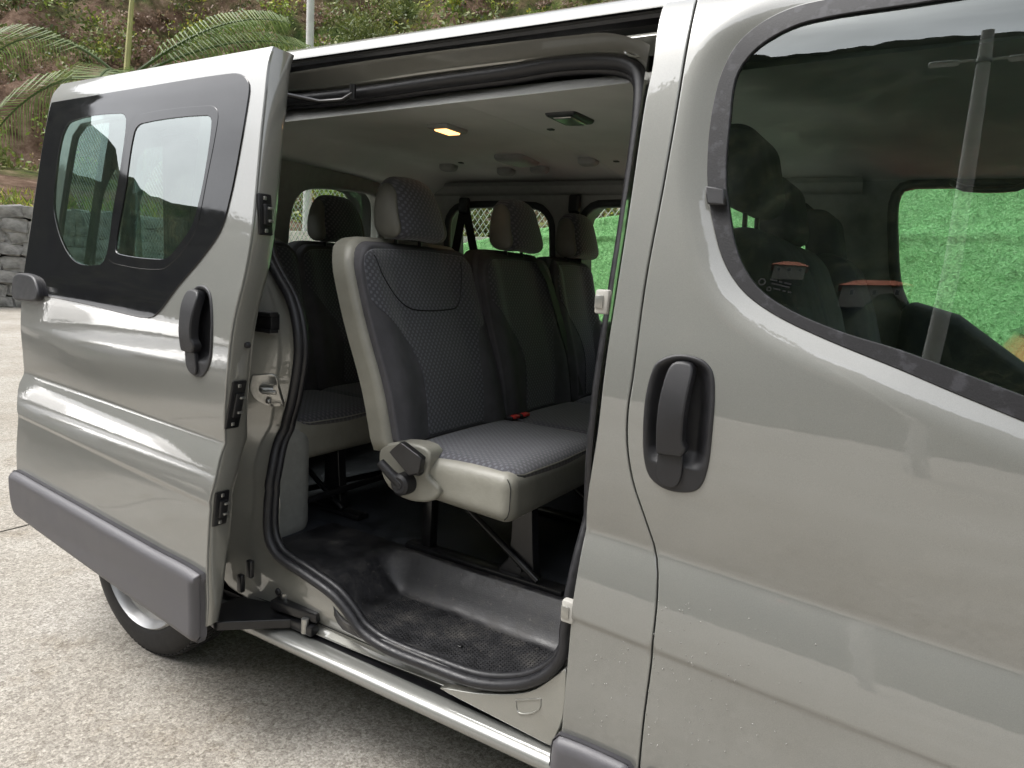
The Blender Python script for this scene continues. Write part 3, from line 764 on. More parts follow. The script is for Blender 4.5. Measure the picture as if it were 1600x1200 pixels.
# lower arm and roller that carry the door on the track
arm = sub(skin('lower_arm', curve([(-1.70, -.10), (-1.70, -.10), (-1.62, -.115), (-1.62, -.115), (-1.46, .03), (-1.40, .07), (-1.40, .07), (-1.47, .09), (-1.47, .09), (-1.70, .02), (-1.70, .02)], True, .02), lambda a, b: (a, b, .372), M['blackmetal'], None, (), .05, .003, .022, (0, 0, -1)), sdoor)
sub(box('roller_carriage', (-1.47, .045, .395), (.17, .05, .030), M['blackmetal'], None, .006, Matrix.Rotation(.12, 3, 'Z')), sdoor)
sub(box('roller_bracket', (-1.43, .03, .36), (.09, .03, .03), M['blackmetal'], None, .006), sdoor)
sub(tube('roller_pin', [(-1.415, .02, .35), (-1.415, .02, .392)], .011, M['steel'], None, 10), sdoor)
sub(tube('roller_pin', [(-1.53, .05, .38), (-1.53, .05, .425)], .014, M['steel'], None, 10), sdoor)
# upper arm
ua = [Vector((-1.60, -.02, 1.835)), Vector((-1.56, .06, 1.822)), Vector((-1.50, .12, 1.815)), Vector((-1.44, .145, 1.822)), Vector((-1.415, .155, 1.838))]
sub(tube('upper_arm', ua, [.012, .012, .011, .010, .010], M['blackmetal'], None, 8, flat=.6), sdoor)
sub(tube('roller_pin', [(-1.415, .155, 1.825), (-1.415, .155, 1.862)], .009, M['blackmetal'], None, 8), sdoor)

# ---- wheel ---------------------------------------------------------------
wc = (-2.215, .022, .325)
tyre_prof = [(.222, .012), (.228, .004), (.24, .0), (.275, .002), (.30, .008), (.313, .018), (.320, .03), (.325, .05), (.325, .15), (.318, .175), (.30, .195), (.22, .20)]
wheel = vp(revolve('rear_wheel', tyre_prof, wc, M['tyre'], None, 72))
sub(revolve('rim', [(.226, .006), (.218, -.002), (.208, .010), (.200, .030), (.175, .040), (.168, .052), (.150, .050), (.110, .030), (.085, .026), (.07, .03), (.05, .028), (.045, .02), (0, .018)], wc, M['rim'], None, 56), wheel)
for k in range(5):
    a = 2*math.pi*k/5 + .3
    sub(revolve('wheel_bolt', [(0, .012), (.009, .012), (.011, .018), (.011, .032)], (wc[0] + .058*math.cos(a), wc[1], wc[2] + .058*math.sin(a)), M['steel'], None, 8), wheel)
V, F = [], []                                        # tread blocks round the shoulder of the tyre
for k in range(84):
    a0 = 2*math.pi*k/84; a1 = a0 + 2*math.pi/84*.62
    for (ya, yb) in ((.022, .052), (.060, .092), (.10, .14)):
        s = len(V)
        for a in (a0, a1):
            for y_ in (ya, yb):
                for r_ in (.316, .3285 if y_ > .03 else .3225): V.append((wc[0] + r_*math.cos(a + y_), wc[1] + y_, wc[2] + r_*math.sin(a + y_)))
        F += [(s+1, s+3, s+7, s+5), (s, s+1, s+5, s+4), (s+2, s+6, s+7, s+3), (s, s+2, s+3, s+1), (s+4, s+5, s+7, s+6)]
tb = sub(raw('tread_blocks', V, F, M['tyre']), wheel); tag(tb, kind='stuff')
w2 = vp(revolve('rear_wheel', [(r_, -y_) for r_, y_ in tyre_prof], (-2.215, 1.87, .325), M['tyre'], None, 40))
V, F = [], []
vp(box('underbody', (-.8, .95, .345), (4.1, 1.55, .13), M['black'], None, .03))
vp(box('rear_axle', (-2.215, .95, .32), (.10, 1.4, .10), M['black'], None, .02))

# rain drops still clinging to the front door
V, F = [], []
for k in range(150):
    X = -.40 + abs(rng.normal(0, .16)); z = rng.uniform(.46, .80) - .10 * (X + .4)
    if rng.uniform() < .25: X, z = rng.uniform(-.56, -.43), rng.uniform(.45, .66)
    r_ = rng.uniform(.0008, .0019); y = S(X, z); n0 = len(V)
    for rr2, dd in ((1.0, 0), (.75, .5), (0, .75)):
        for a in range(8 if rr2 else 1): V.append((X + r_*rr2*math.cos(a*math.pi/4), y - r_*dd - .0003, z + 1.2*r_*rr2*math.sin(a*math.pi/4)))
    for a in range(8):
        b = (a + 1) % 8; F += [(n0 + a, n0 + b, n0 + 8 + b, n0 + 8 + a), (n0 + 8 + a, n0 + 8 + b, n0 + 16)]
drop_m, dn_, dl_, db_ = nodes('rain water'); db_.inputs['Base Color'].default_value = (.6, .6, .56, 1); db_.inputs['Roughness'].default_value = .03; db_.inputs['Transmission Weight'].default_value = .7; db_.inputs['IOR'].default_value = 1.33
dr = sub(raw('rain_drops', V, F, drop_m, None, True), front_door); tag(dr, kind='stuff')

# small printed maker's stamp in the corner of the front door glass (a ringed mark and rows of fine print)
V, F = [], []
def stamp_ring(cx_, cz_, r1, r2, n=14):
    n0 = len(V)
    for k in range(n):
        a = 2*math.pi*k/n
        for r_ in (r1, r2): X, z = cx_ + r_*math.cos(a), cz_ + r_*math.sin(a); V.append((X, S(X, z) + .0190, z))
    for k in range(n): j = (k + 1) % n; F.append((n0 + 2*k, n0 + 2*k + 1, n0 + 2*j + 1, n0 + 2*j))
gx_, gz_ = [(-0.286, 1.404)][0]
stamp_ring(gx_, gz_, .0048, .0066); stamp_ring(gx_ + .014, gz_ - .012, .0030, .0042)
for row, (dx, dz, cnt) in enumerate(((.014, .004, 12), (.018, -.003, 10), (.022, -.012, 10))):
    for k in range(cnt):
        if k in (4, 7) and row != 1: continue
        X, z = gx_ + dx + k*.0032, gz_ + dz - k*.0006; n0 = len(V)
        for (a, b) in ((0, 0), (.0020, 0), (.0020, .0028), (0, .0028)): V.append((X + a, S(X + a, z + b) + .0190, z + b))
        F.append((n0, n0 + 1, n0 + 2, n0 + 3))
sub(raw('glass_stamp', V, F, M['black']), front_door)

# ---- floor and step well ---------------------------------------------------
def sst(t): t = min(1, max(0, t)); return t*t*(3 - 2*t)
FLOOR = .510
def step_z(X, Y):
    r1 = sst((Y - .265) / .085); r2 = sst((-1.27 - X) / .15) ; r3 = sst((X + .66) / .05) * .6
    lip = .012 * sst((.075 - Y) / .03)
    k = max(r1, r2, r3)
    return .412 + (FLOOR - .412) * (r1 + r2 - r1 * r2 if r3 == 0 else k) + lip * (1 - k) + .012 * math.exp(-((Y - .352) / .014)**2) * (1 - r2)
st_out = curve([(-1.68, .085), (-1.60, .080), (-1.45, .068), (-1.36, .056), (-1.28, .036), (-1.0, .026), (-.75, .032), (-.64, .048), (-.60, .10), (-.60, .10), (-.60, .385), (-.60, .385), (-1.68, .385), (-1.68, .385)], True, .02)
step = vp(skin('step_well', st_out, lambda a, b: (a, b, step_z(a, b)), M['step'], None, (), .014, .006, .02, (0, 0, -1)))
tag(step, 'dusty black moulded rubber step inside the door opening')
V, F = [], []                                         # raised pips of the non-slip tread
for i in range(64):
    for j in range(19):
        X = -1.262 + i * .0098; Y = .075 + j * .0102 + (i % 2) * .0051
        if Y > .262 or X > -.64 + -.25 * max(0, .12 - Y): continue
        z = step_z(X, Y); s = len(V)
        for k in range(6): V.append((X + .0033*math.cos(k*math.pi/3), Y + .0033*math.sin(k*math.pi/3), z - .0005))
        for k in range(6): V.append((X + .0020*math.cos(k*math.pi/3), Y + .0020*math.sin(k*math.pi/3), z + .0032))
        F.append(tuple(s + 6 + k for k in range(6)))
        for k in range(6): F.append((s + k, s + (k+1) % 6, s + 6 + (k+1) % 6, s + 6 + k))
pips = sub(raw('tread_pips', V, F, M['step']), step); tag(pips, kind='stuff')
sub(rbox('screw', (.007, .007, .003), .003, M['black'], None, lambda q: (q.x - .96, q.y + .135, q.z + step_z(-.96, .135) + .002), 2, 3), step)
floor_o = vp(box('cabin_floor', (-1.05, 1.05, FLOOR - .022), (3.3, 1.36, .04), M['floor'], None, .004))
sub(box('floor_edge', (-2.15, .235, FLOOR - .022), (.98, .29, .04), M['floor'], None, .004), floor_o)
sub(box('front_floor', (.15, .24, FLOOR - .03), (1.40, .26, .04), M['floor'], None, .004), floor_o)
# grey carpeted wheel-arch trim just inside the rear edge of the opening
arch = vp(rbox('wheel_arch_trim', (.16, .11, .20), .07, M['trim'], None, lambda q: (q.x - 1.86, q.y + .22, q.z + .66 + .05*q.x), 4))

# ---- headliner -------------------------------------------------------------
def ceil_z(X, Y):
    t = (Y - .95) / .78
    return 1.868 - (.060 if t > 0 else .022) * abs(t)**2.4 - .010 * sst((X + 1.25) / .02) - .07 * sst((-2.12 - X) / .22)
head = vp(skin('headliner', [(-2.42, .205), (-2.42, 1.70), (.30, 1.70), (.30, .205)], lambda a, b: (a, b, ceil_z(a, b)), M['liner'], None, (), .035, 0, 0, (0, 0, 1)))
def ceil_item(X, Y): return Vector((X, Y, ceil_z(X, Y)))
# lit courtesy lamp
lx, ly = -1.505, .70
lens_m, ln_, ll_, lb_ = nodes('lit lamp lens')
lb_.inputs['Base Color'].default_value = (.9, .6, .3, 1); lb_.inputs['Emission Color'].default_value = (1, .50, .16, 1)
lb_.inputs['Emission Strength'].default_value = 1.6
lz = ceil_z(lx, ly)
lamp = sub(rbox('courtesy_lamp', (.045, .062, .010), .010, M['trim'], None, lambda q: (q.x + lx, q.y + ly, q.z + lz - .004), 3), head)
tag(lamp, 'lit amber courtesy lamp in the headliner')
sub(rbox('lamp_lens', (.026, .042, .006), .006, lens_m, None, lambda q: (q.x + lx, q.y + ly, q.z + lz - .013), 3), head)
for (X, Y) in [(-1.498, 0.295), (-1.245, 0.337), (-1.149, 0.307), (-1.500, 0.765), (-1.881, 1.309), (-1.145, 0.771), (-1.247, 1.309), (-1.150, 1.324), (-1.830, 0.312)]:
    p = ceil_item(X, Y); sub(rbox('trim_clip', (.011, .011, .004), .004, M['trim_dark'], None, lambda q, p=p: q + p, 2, 3), head)
p = ceil_item(*[(-1.596, 0.279)][0])
sub(rbox('speaker_grille', (.085, .055, .006), .05, M['trim_dark'], None, lambda q: q + p, 5, 4), head)
p2 = ceil_item(-1.0, .62)
sub(rbox('air_vent', (.05, .07, .012), .012, M['trim_dark'], None, lambda q: q + p2, 3), head)
sub(rbox('vent_flap', (.03, .05, .004), .004, M['steel'], None, lambda q: q + p2 - Vector((0, 0, .012)), 3), head)
p3 = ceil_item(*[(-1.575, 1.280)][0])
sub(rbox('air_vent', (.07, .09, .022), .03, M['trim'], None, lambda q: q + p3, 4), head)
for q2 in [(-1.976, 1.347), (-1.732, 1.449), (-1.550, 1.428), (-1.266, 1.316)]:
    pp = ceil_item(*q2); sub(rbox('belt_anchor_cover', (.04, .03, .028), .02, M['trim'], None, lambda q, pp=pp: q + pp, 3), head)

# ---- far side wall with its windows ---------------------------------------
YW = 1.70
def far(a, b): return (a, 1.715 - max(0, b - 1.25) * .10, b)
def rect(x0, x1, z0, z1, r=.09): return curve([(x0, z0 + r), (x0, z1 - r), (x0 + r*.35, z1 - r*.35), (x0 + r, z1), (x1 - r, z1), (x1 - r*.35, z1 - r*.35), (x1, z1 - r), (x1, z0 + r), (x1 - r*.35, z0 + r*.35), (x1 - r, z0), (x0 + r, z0), (x0 + r*.35, z0 + r*.35)], True, .03)
W1, W2 = rect(-2.215, -1.605, 1.17, 1.715), rect(-1.46, -.44, 1.17, 1.725)
w3 = [(-0.174, 1.788), (-0.195, 1.731), (-0.179, 1.588), (-0.153, 1.450), (-0.119, 1.370), (-0.066, 1.308), (0.078, 1.248), (0.277, 1.173)]
W3 = curve([(.56, 1.02), (.56, 1.02), (.40, 1.76), (.33, 1.79)] + [(-.09, 1.80)] + w3[0:1] + w3[1:], True, .03)
far_wall = vp(skin('far_side_wall', [(-2.44, .45), (-2.44, 1.86), (.62, 1.86), (.95, 1.0), (.95, .45)], far, M['trim'], None, [W1, W2, W3], .06, 0, 0, (0, 1, 0)))
outer_far = sub(skin('outer_far_panel', [(-2.85, .30), (-2.85, 1.97), (.45, 1.97), (.98, 1.0), (.98, .30)], lambda a, b: (a, 1.90 - S0(b), b), M['paint'], None, [W1, W2, W3], .06, 0, 0, (0, -1, 0)), far_wall)
for nm, W in (('far_window', W1), ('far_window', W2), ('far_door_window', W3)):
    c = np.mean(np.asarray(W), 0)
    gl0 = sub(skin(nm, W, lambda a, b: (a, 1.80 - max(0, b - 1.25) * .10, b), M['glass_clear'], None, (), .2), far_wall)
    sub(tube('window_frame', [(a + (c[0]-a)*.0, far(a, b)[1] + .008, b) for a, b in W], .020, M['rubber'] if W is W3 else M['trim_dark'], None, 8, True, 1, (0, 1, 0)), far_wall)
    V, F = [], []
    for a, b in W: V += [(a, far(a, b)[1], b), (a, 1.90 - S0(b), b)]
    n_ = len(W)
    for i in range(n_): j = (i+1) % n_; F.append((2*i, 2*j, 2*j+1, 2*i+1))
    sub(raw('window_reveal', V, F, M['trim_dark'], None, True), far_wall)
# trim rail over the windows, dark belt trim, far door card
sub(extrude_x('cant_rail', [(1.60, 1.815), (1.625, 1.80), (1.632, 1.775), (1.65, 1.762), (1.67, 1.762)], -2.44, -.3, M['trim']), far_wall)
dcard = sub(rbox('far_door_card', (.52, .05, .36), .05, M['trim_dark'], None, lambda q: (q.x + .40, q.y + 1.665, q.z + .76 + .26 * sst((.05 - q.x) / .5) * (1 if q.z > 0 else 0)), 8), far_wall)
sub(rbox('armrest', (.30, .06, .05), .04, M['trim_dark'], None, lambda q: (q.x + .45, q.y + 1.60, q.z + 1.00), 5), far_wall)
sub(tube('grab_handle', curve([(-.02, 1.58, 1.79), (.02, 1.55, 1.765), (.16, 1.55, 1.765), (.20, 1.58, 1.79)], False, .02), .011, M['black'], None, 8), far_wall)

# ---- rear wall -------------------------------------------------------------
def rear(a, b): return (-2.40 - (1.8 - b) * .16, a, b)
RW = [(0.850, 1.483), (0.845, 1.542), (0.854, 1.629), (0.889, 1.687), (0.946, 1.716), (1.106, 1.735), (1.273, 1.743), (1.363, 1.733), (1.411, 1.693), (1.433, 1.611), (1.448, 1.514)]
RWp = curve([RW[0]] + RW[1:] + [(RW[-1][0], 1.22), (RW[-1][0] - .06, 1.16), (RW[0][0] + .06, 1.16), (RW[0][0], 1.22)], True, .03)
RWm = curve([(1.62 - a, b) for a, b in RWp[::4]][::-1], True, .03)
rear_wall = vp(skin('rear_wall', [(.15, .45), (.15, 1.86), (1.72, 1.86), (1.72, .45)], rear, M['trim'], None, [RWp, RWm], .06, 0, 0, (-1, 0, 0)))
for W in (RWp, RWm):
    sub(skin('rear_window', W, lambda a, b: (rear(a, b)[0] - .07, a, b), M['glass_clear'], None, (), .2, 0, 0, (-1, 0, 0)), rear_wall)
    V, F = [], []
    for a, b in W: V += [rear(a, b), (rear(a, b)[0] - .08, a, b)]
    n_ = len(W)
    for i in range(n_): j = (i+1) % n_; F.append((2*i, 2*j, 2*j+1, 2*i+1))
    sub(raw('window_reveal', V, F, M['trim'], None, True), rear_wall)
    sub(tube('window_frame', [(rear(a, b)[0] - .02, a, b) for a, b in W], .017, M['trim'], None, 8, True, 1, (1, 0, 0)), rear_wall)
sub(skin('outer_rear_panel', [(.05, .32), (.17, 1.96), (1.73, 1.96), (1.85, .32)], lambda a, b: (-2.62 - (1.8 - b) * .18, a, b), M['paint'], None, [RWp, RWm], .1, .0, .0, (1, 0, 0)), rear_wall)
sub(box('corner_trim', (-2.33, .26, 1.45), (.10, .09, .72), M['trim_dark'], None, .03), rear_wall)
sub(box('corner_trim', (-2.36, 1.655, 1.35), (.12, .09, .9), M['trim'], None, .03), rear_wall)

# ---- front end of the cabin ---------------------------------------------------
nose = vp(skin('windscreen', [(.12, 1.02), (.20, 1.93), (1.70, 1.93), (1.78, 1.02)], lambda a, b: (.42 + (1.98 - b) * .80 - .12 * ((a - .95) / .8)**2, a, b), M['glass_clear'], None, (), .1, 0, 0, (-1, 0, 0)))
bonnet = vp(rbox('bonnet', (.42, .90, .38), .20, M['paint'], None, lambda q: (q.x + 1.34, q.y + .95, q.z + .66 - .20 * max(0, q.x) * (1 if q.z > 0 else 0)), 6))
dash = vp(rbox('dashboard', (.26, .74, .20), .10, M['trim_dark'], None, lambda q: (q.x + .70, q.y + .95, q.z + .93), 6))
sub(tube('steering_wheel', [(.36 + .10 * math.sin(a), 1.36 + .19 * math.cos(a), 1.06 + .165 * math.sin(a)) for a in np.linspace(0, 2*math.pi, 28, endpoint=False)], .014, M['black'], None, 8, True), dash)
for a in (.2, 2.0, 4.2): sub(tube('steering_spoke', [(.36 + .10*math.sin(a), 1.36 + .19*math.cos(a), 1.06 + .165*math.sin(a)), (.42, 1.36, 1.04)], .016, M['black'], None, 6), dash)
sub(tube('steering_column', [(.42, 1.36, 1.04), (.62, 1.36, .95)], .04, M['trim_dark'], None, 10), dash)

# ---- benches ------------------------------------------------------------------
LEAN = .235
def bench(name, xb, y_edges, label, detail, heads, leans):
    """xb: X of the backrest face at z = .86; y_edges: seat boundaries across the van"""
    y0, y1 = y_edges[0], y_edges[-1]
    xf = xb + .385                                             # front of the cushion
    CL = .385
    ym, hw = (y0 + y1) / 2, (y1 - y0) / 2
    def cdef(q):
        x, y, z = q
        z2 = z + .806
        t = x / .21
        if z > 0: z2 += .010 * (1 - t*t) + .006 * t
        if z < 0: z2 += .012 * max(0, -t) - .010 * max(0, t)
        return (x + xb + .185, y + ym, z2)
    base = vp(rbox(name, (.20, hw, .062), .040, M['vinyl'], None, cdef, 7, 5)); tag(base, label)
    # cloth top of the cushion, seat by seat
    for i in range(len(y_edges) - 1):
        a, b = y_edges[i] + (.018 if i == 0 else .003), y_edges[i+1] - (.018 if i == len(y_edges) - 2 else .003)
        ea, eb = (.012 if i == 0 else 0), (.012 if i == len(y_edges) - 2 else 0)
        a, b = y_edges[i] + (ea or .003), y_edges[i+1] - (eb or .003)
        fx = xb + CL - .010
        o2 = curve([(xb + .02, a), (xb + .02, a), (fx - .06, a), (fx - .018, a + .018), (fx, a + .06), (fx, b - .06), (fx - .018, b - .018), (fx - .06, b), (xb + .02, b), (xb + .02, b)], True, .02)
        def top(u, w, a=a, b=b):
            t = (w - (a + b) / 2) / ((b - a) / 2); s = (u - xb - .2) / .2
            d = math.hypot(max(0, .055 - (xb + CL - u)), max(0, .055 - (w - y0), .055 - (y1 - w)))
            drop = .055 - math.sqrt(max(1e-6, .055**2 - min(d, .0549)**2))
            return (u, w, .884 + .012 * (1 - abs(t)**3) * (1 - .5*abs(s)**3) - .9 * drop - .006 * math.exp(-((1 - abs(t)) / .06)**2))
        sub(tube('piping', [(u, w, top(u, w)[2] - .004) for u, w in o2], .0028, M['vinyl'], None, 6, True), base)
        sub(skin('seat_cover', o2, top, M['cloth_seat'], None, (), .014, .004, .012, (0, 0, -1)), base)
    sub(tube('stitched_seam', [(xf - .040 + .0290 - dx, y0 + .040 - .0290 - .0006, z) for dx, z in ((.012, .862), (.004, .850), (0, .835), (0, .78), (.004, .762), (.014, .750))], .0013, M['black'], None, 5), base)
    # backrests
    for i in range(len(y_edges) - 1):
        a, b = y_edges[i], y_edges[i+1]; c = (a + b) / 2; w = (b - a) / 2
        topz, rr = 1.452, .085
        LEAN = leans[i]
        def face(u, z, c=c, w=w, b0=0.0, lean=LEAN):
            t = (u - c) / w
            bol = .020 * sst((abs(t) - .45) / .35) * (1 - .6 * sst((abs(t) - .8) / .2))
            lum = .014 * math.exp(-((z - 1.05) / .14)**2)
            return (xb - lean * (z - .86) + bol + lum - .030 * sst((z - 1.40) / .10) - b0, u, z)
        core = curve([(a + .004, .885), (a + .004, .885), (a + .004, topz - rr), (a + .004 + rr*.3, topz - rr*.3), (a + rr, topz), (b - rr*.6, topz), (b - .004 - rr*.2, topz - rr*.2), (b - .004, topz - rr*.6), (b - .004, .885), (b - .004, .885)], True, .02)
        bk = skin('backrest', core, lambda u, z, f=face: f(u, z, b0=.022), M['vinyl'] if i == 0 else M['cloth'], None, (), .03, .022, .042, (-1, 0, -.1), back=True); sub(bk, base)
        ins = .012 if i == 0 else .006
        cover = curve([(a + ins, .888), (a + ins, .888), (a + ins, topz - rr), (a + ins + rr*.3, topz - rr*.32), (a + rr + ins*.5, topz - .006), (b - rr*.6, topz - .006), (b - .006 - rr*.2, topz - rr*.25), (b - .006, topz - rr*.7), (b - .006, .888), (b - .006, .888)], True, .015)
        sub(tube('piping', [(face(u, z)[0] - .004, u, z) for u, z in cover], .0030, M['vinyl'] if i == 0 else M['cloth'], None, 6, True), base)
        sub(skin('backrest_cover', cover, face, M['cloth'], None, (), .02, .008, .02, (-1, 0, .2)), base)
        # dotted centre panel
        cen = curve([(a + .155, .895), (a + .155, .895), (a + .172, 1.0), (a + .175, 1.10), (a + .142, 1.175), (a + .085, 1.235), (a + .026, 1.285), (a + .022, 1.36), (a + .034, 1.415), (a + .09, 1.436), (b - .06, 1.436), (b - .020, 1.40), (b - .016, 1.25), (b - .022, 1.215), (b - .065, 1.20), (b - .098, 1.14), (b - .12, 1.0), (b - .14, .895), (b - .14, .895)], True, .015)
        sub(skin('backrest_panel', cen, lambda u, z, f=face: (f(u, z)[0] + .0022, u, z), M['cloth_back'], None, (), .02, .003, .004, (-1, 0, 0)), base)
        if detail and i == 0:                                  # stitched yoke line below the headrest
            yk = curve([(a + .065, 1.42), (a + .085, 1.36), (a + .15, 1.29), (a + .21, 1.262), (b - .165, 1.262), (b - .135, 1.28), (b - .10, 1.36), (b - .085, 1.42)], False, .012)
            sub(tube('stitched_seam', [(face(u, z)[0] + .0035, u, z) for u, z in yk], .0016, M['black'], None, 5), base)
        # headrest on two posts
        hx = xb - LEAN * .70 - .01; hz = 1.565
        hw2 = .130
        c = heads[i]
        def hdef(q, c=c, hx=hx):
            t = q.z / .1
            k = 1 - .22 * sst((q.z + .02) / .12)
            return (hx + q.x * (1 - .15*t) - LEAN * q.z * .7 + .02 * (1 - (q.y / .13)**2), c + q.y * k, hz + q.z + .010 * (1 - (q.y/.13)**2))
        hd = sub(rbox('headrest', (.055, hw2, .098), .052, M['cloth_back'], None, hdef, 5, 5), base)
        for s in (-1, 1):
            sub(rbox('headrest_side', (.046, .018, .086), .044, M['vinyl_shaded'], None, lambda q, s=s, c=c, hx=hx: (hx + q.x*(1 - .25*q.z/.1) - LEAN*q.z*.7 + .008, c + s * (hw2 * (1 - .22 * sst((q.z + .02) / .12)) - .013) + q.y, hz + q.z - .004), 4, 4), base)
            sub(tube('headrest_post', [(hx + .01, c + s*.06, 1.44), (hx, c + s*.06, 1.50)], .006, M['blackmetal'], None, 8), base)
    return base

b2 = bench('second_row_bench', -1.262, (.212, .80, 1.31, 1.70), 'front bench of charcoal dotted cloth with beige vinyl sides, nearest the open door', True, (.515, 1.09, 1.60), (.34, .26, .24))
# recliner cover, lever and tilt pull on the door end
cov = curve([(-1.307, 0.868), (-1.210, 0.897), (-1.146, 0.887), (-1.151, 0.822), (-1.105, 0.790), (-1.122, 0.770), (-1.179, 0.753), (-1.244, 0.758), (-1.294, 0.793)], True, .015)
sub(skin('recliner_cover', cov, lambda a, b: (a, .197, b), M['vinyl'], None, (), .02, .010, .05), b2)
kx, kz = [(-1.209, 0.795)][0]
sub(revolve('recliner_knob', [(0, -.030), (.010, -.030), (.011, -.028), (.022, -.030), (.030, -.024), (.032, -.010), (.032, .02)], (kx, .185, kz), M['plastic'], None, 28), b2)
l1 = [(-1.277, 0.847)][0]
sub(tube('recliner_lever', [(l1[0], .158, l1[1]), ((l1[0]+kx)/2, .162, (l1[1]+kz)/2), (kx, .172, kz)], [.013, .014, .018], M['plastic'], None, 12), b2)
q1 = curve([p for q in [(-1.237, 0.885), (-1.202, 0.916), (-1.132, 0.887), (-1.139, 0.848), (-1.169, 0.836)] for p in (q, q)], True, .01)
sub(skin('tilt_pull', q1, lambda a, b: (a, .150, b), M['black'], None, (), .02, .004, .016), b2)
q3 = [(-1.169, 0.856)][0]
sub(rbox('tilt_pull_mount', (.022, .015, .028), .012, M['black'], None, lambda q: (q.x + q3[0], q.y + .182, q.z + q3[1]), 3), b2)
# buckles between the seats
for yy, xx in ((.775, -1.225), (.84, -1.222)):
    sub(rbox('belt_buckle', (.016, .022, .010), .007, M['black'], None, lambda q, yy=yy, xx=xx: (q.x + xx, q.y + yy, q.z + .893), 3), b2)
    sub(rbox('buckle_button', (.011, .017, .006), .004, M['red'], None, lambda q, yy=yy, xx=xx: (q.x + xx + .014, q.y + yy, q.z + .900), 3), b2)
# legs and floor rails
def bench_legs(b, xb, ys):
    for y in ys:
        sub(tube('leg_brace', [(xb + .02, y, .765), (xb + .40, y - .01, .535)], .010, M['blackmetal'], None, 8), b)
        lg = curve([(xb + .30, .76), (xb + .30, .76), (xb + .355, .76), (xb + .355, .76), (xb + .375, .56), (xb + .385, .525), (xb + .385, .525), (xb + .26, .525), (xb + .26, .525), (xb + .295, .57)], True, .03)
        sub(skin('leg', lg, lambda u, w, y=y: (u, y, w), M['blackmetal'], None, (), .1, .004, .03, back=True), b)
        sub(box('rear_leg', (xb - .01, y + .02, .64), (.035, .04, .25), M['blackmetal'], None, .005), b)
        sub(box('floor_rail', (xb + .20, y + .01, FLOOR + .010), (.56, .05, .018), M['blackmetal'], None, .004), b)
        sub(tube('leg_bolt', [(xb + .335, y - .012, .55), (xb + .335, y + .0, .55)], .011, M['blackmetal'], None, 8), b)
    sub(tube('cross_bar', [(xb + .32, ys[0], .74), (xb + .32, ys[-1], .74)], .014, M['blackmetal'], None, 8), b)
bench_legs(b2, -1.27, (.385, .95, 1.5))
b3 = bench('rear_bench', -2.10, (.24, .70, 1.18, 1.64), 'rearmost bench of dark dotted cloth behind the front bench', False, (.44, .95, 1.43), (.235, .235, .235))
bench_legs(b3, -2.10, (.46, 1.3))
sub(tube('cross_bar', [(-1.72, .30, .60), (-1.72, 1.5, .60)], .012, M['blackmetal'], None, 8), b3)
sub(tube('cross_bar', [(-1.95, .30, .555), (-1.75, 1.5, .555)], .012, M['blackmetal'], None, 8), b3)
# front seats, seen through the front door glass
bf = []
for i, (yc, hx) in enumerate(((.42, -.405), (.88, -.415), (1.38, -.36))):
    lab = ('front seat nearest the closed front door', 'middle front seat between two others', 'far front seat beside the far door window')[i]
    w = .235
    bk = vp(rbox('front_seat', (.065, w, .42), .06, M['cloth'], None, lambda q, yc=yc, hx=hx: (hx + .17 + q.x - .30 * (q.z + .0) - .02*sst((q.z-.3)/.1), yc + q.y * (1 - .18 * sst((q.z - .12) / .3)), q.z + 1.10), 7, 5)); tag(bk, lab)
    sub(rbox('backrest_panel', (.006, w - .09, .34), .006, M['cloth_back'], None, lambda q, yc=yc, hx=hx: (hx + .238 + q.x - .30 * q.z - .02*sst((q.z-.3)/.1), yc + q.y * (1 - .18 * sst((q.z - .12) / .3)), q.z + 1.04), 7, 4), bk)
    sub(rbox('cushion', (.24, w, .08), .06, M['cloth_seat'], None, lambda q, yc=yc, hx=hx: (hx + .52 + q.x, yc + q.y, q.z + .80), 5, 4), bk)
    hz = 1.672 - .04 * i
    sub(rbox('headrest', (.055, .135, .095), .05, M['cloth'], None, lambda q, yc=yc, hx=hx, hz=hz: (hx - .01 + q.x - .25*q.z, yc + q.y, q.z + hz - .02), 5, 5), bk)
    for s in (-1, 1): sub(tube('headrest_post', [(hx + .01, yc + s*.06, 1.42), (hx, yc + s*.06, 1.60)], .006, M['blackmetal'], None, 8), bk)
    sub(box('seat_base', (hx + .5, yc, .63), (.42, .42, .22), M['black'], None, .03), bk)

# seat belts hanging on the far wall
def strap(path, w, parent):
    P = [Vector(p) for p in path]; V, F = [], []
    for i, p in enumerate(P):
        V += [(p.x - w/2, p.y, p.z), (p.x + w/2, p.y, p.z), (p.x + w/2, p.y + .003, p.z), (p.x - w/2, p.y + .003, p.z)]
    for i in range(len(P) - 1):
        a = 4*i; b = a + 4
        F += [(a, a+1, b+1, b), (a+1, a+2, b+2, b+1), (a+2, a+3, b+3, b+2), (a+3, a, b, b+3)]
    sub(raw('seat_belt', V, F, M['belt']), parent)
bx, bz = [(-2.074, 1.707)][0]
strap([(bx, 1.625, bz + .02), (bx - .07, 1.64, bz - .30), (bx - .10, 1.65, .95)], .048, far_wall)
strap([(bx, 1.620, bz + .02), (bx + .11, 1.60, bz - .30), (bx + .16, 1.57, .95)], .048, far_wall)
sub(rbox('belt_anchor', (.028, .016, .040), .012, M['black'], None, lambda q: (q.x + bx, q.y + 1.622, q.z + bz), 3), far_wall)
bx2, bz2 = [(-1.467, 1.559)][0]
strap([(bx2, 1.625, 1.72), (bx2 - .02, 1.63, 1.30), (bx2 - .05, 1.64, .95)], .048, far_wall)
sub(rbox('belt_anchor', (.028, .016, .040), .012, M['black'], None, lambda q: (q.x + bx2, q.y + 1.622, q.z + 1.72), 3), far_wall)
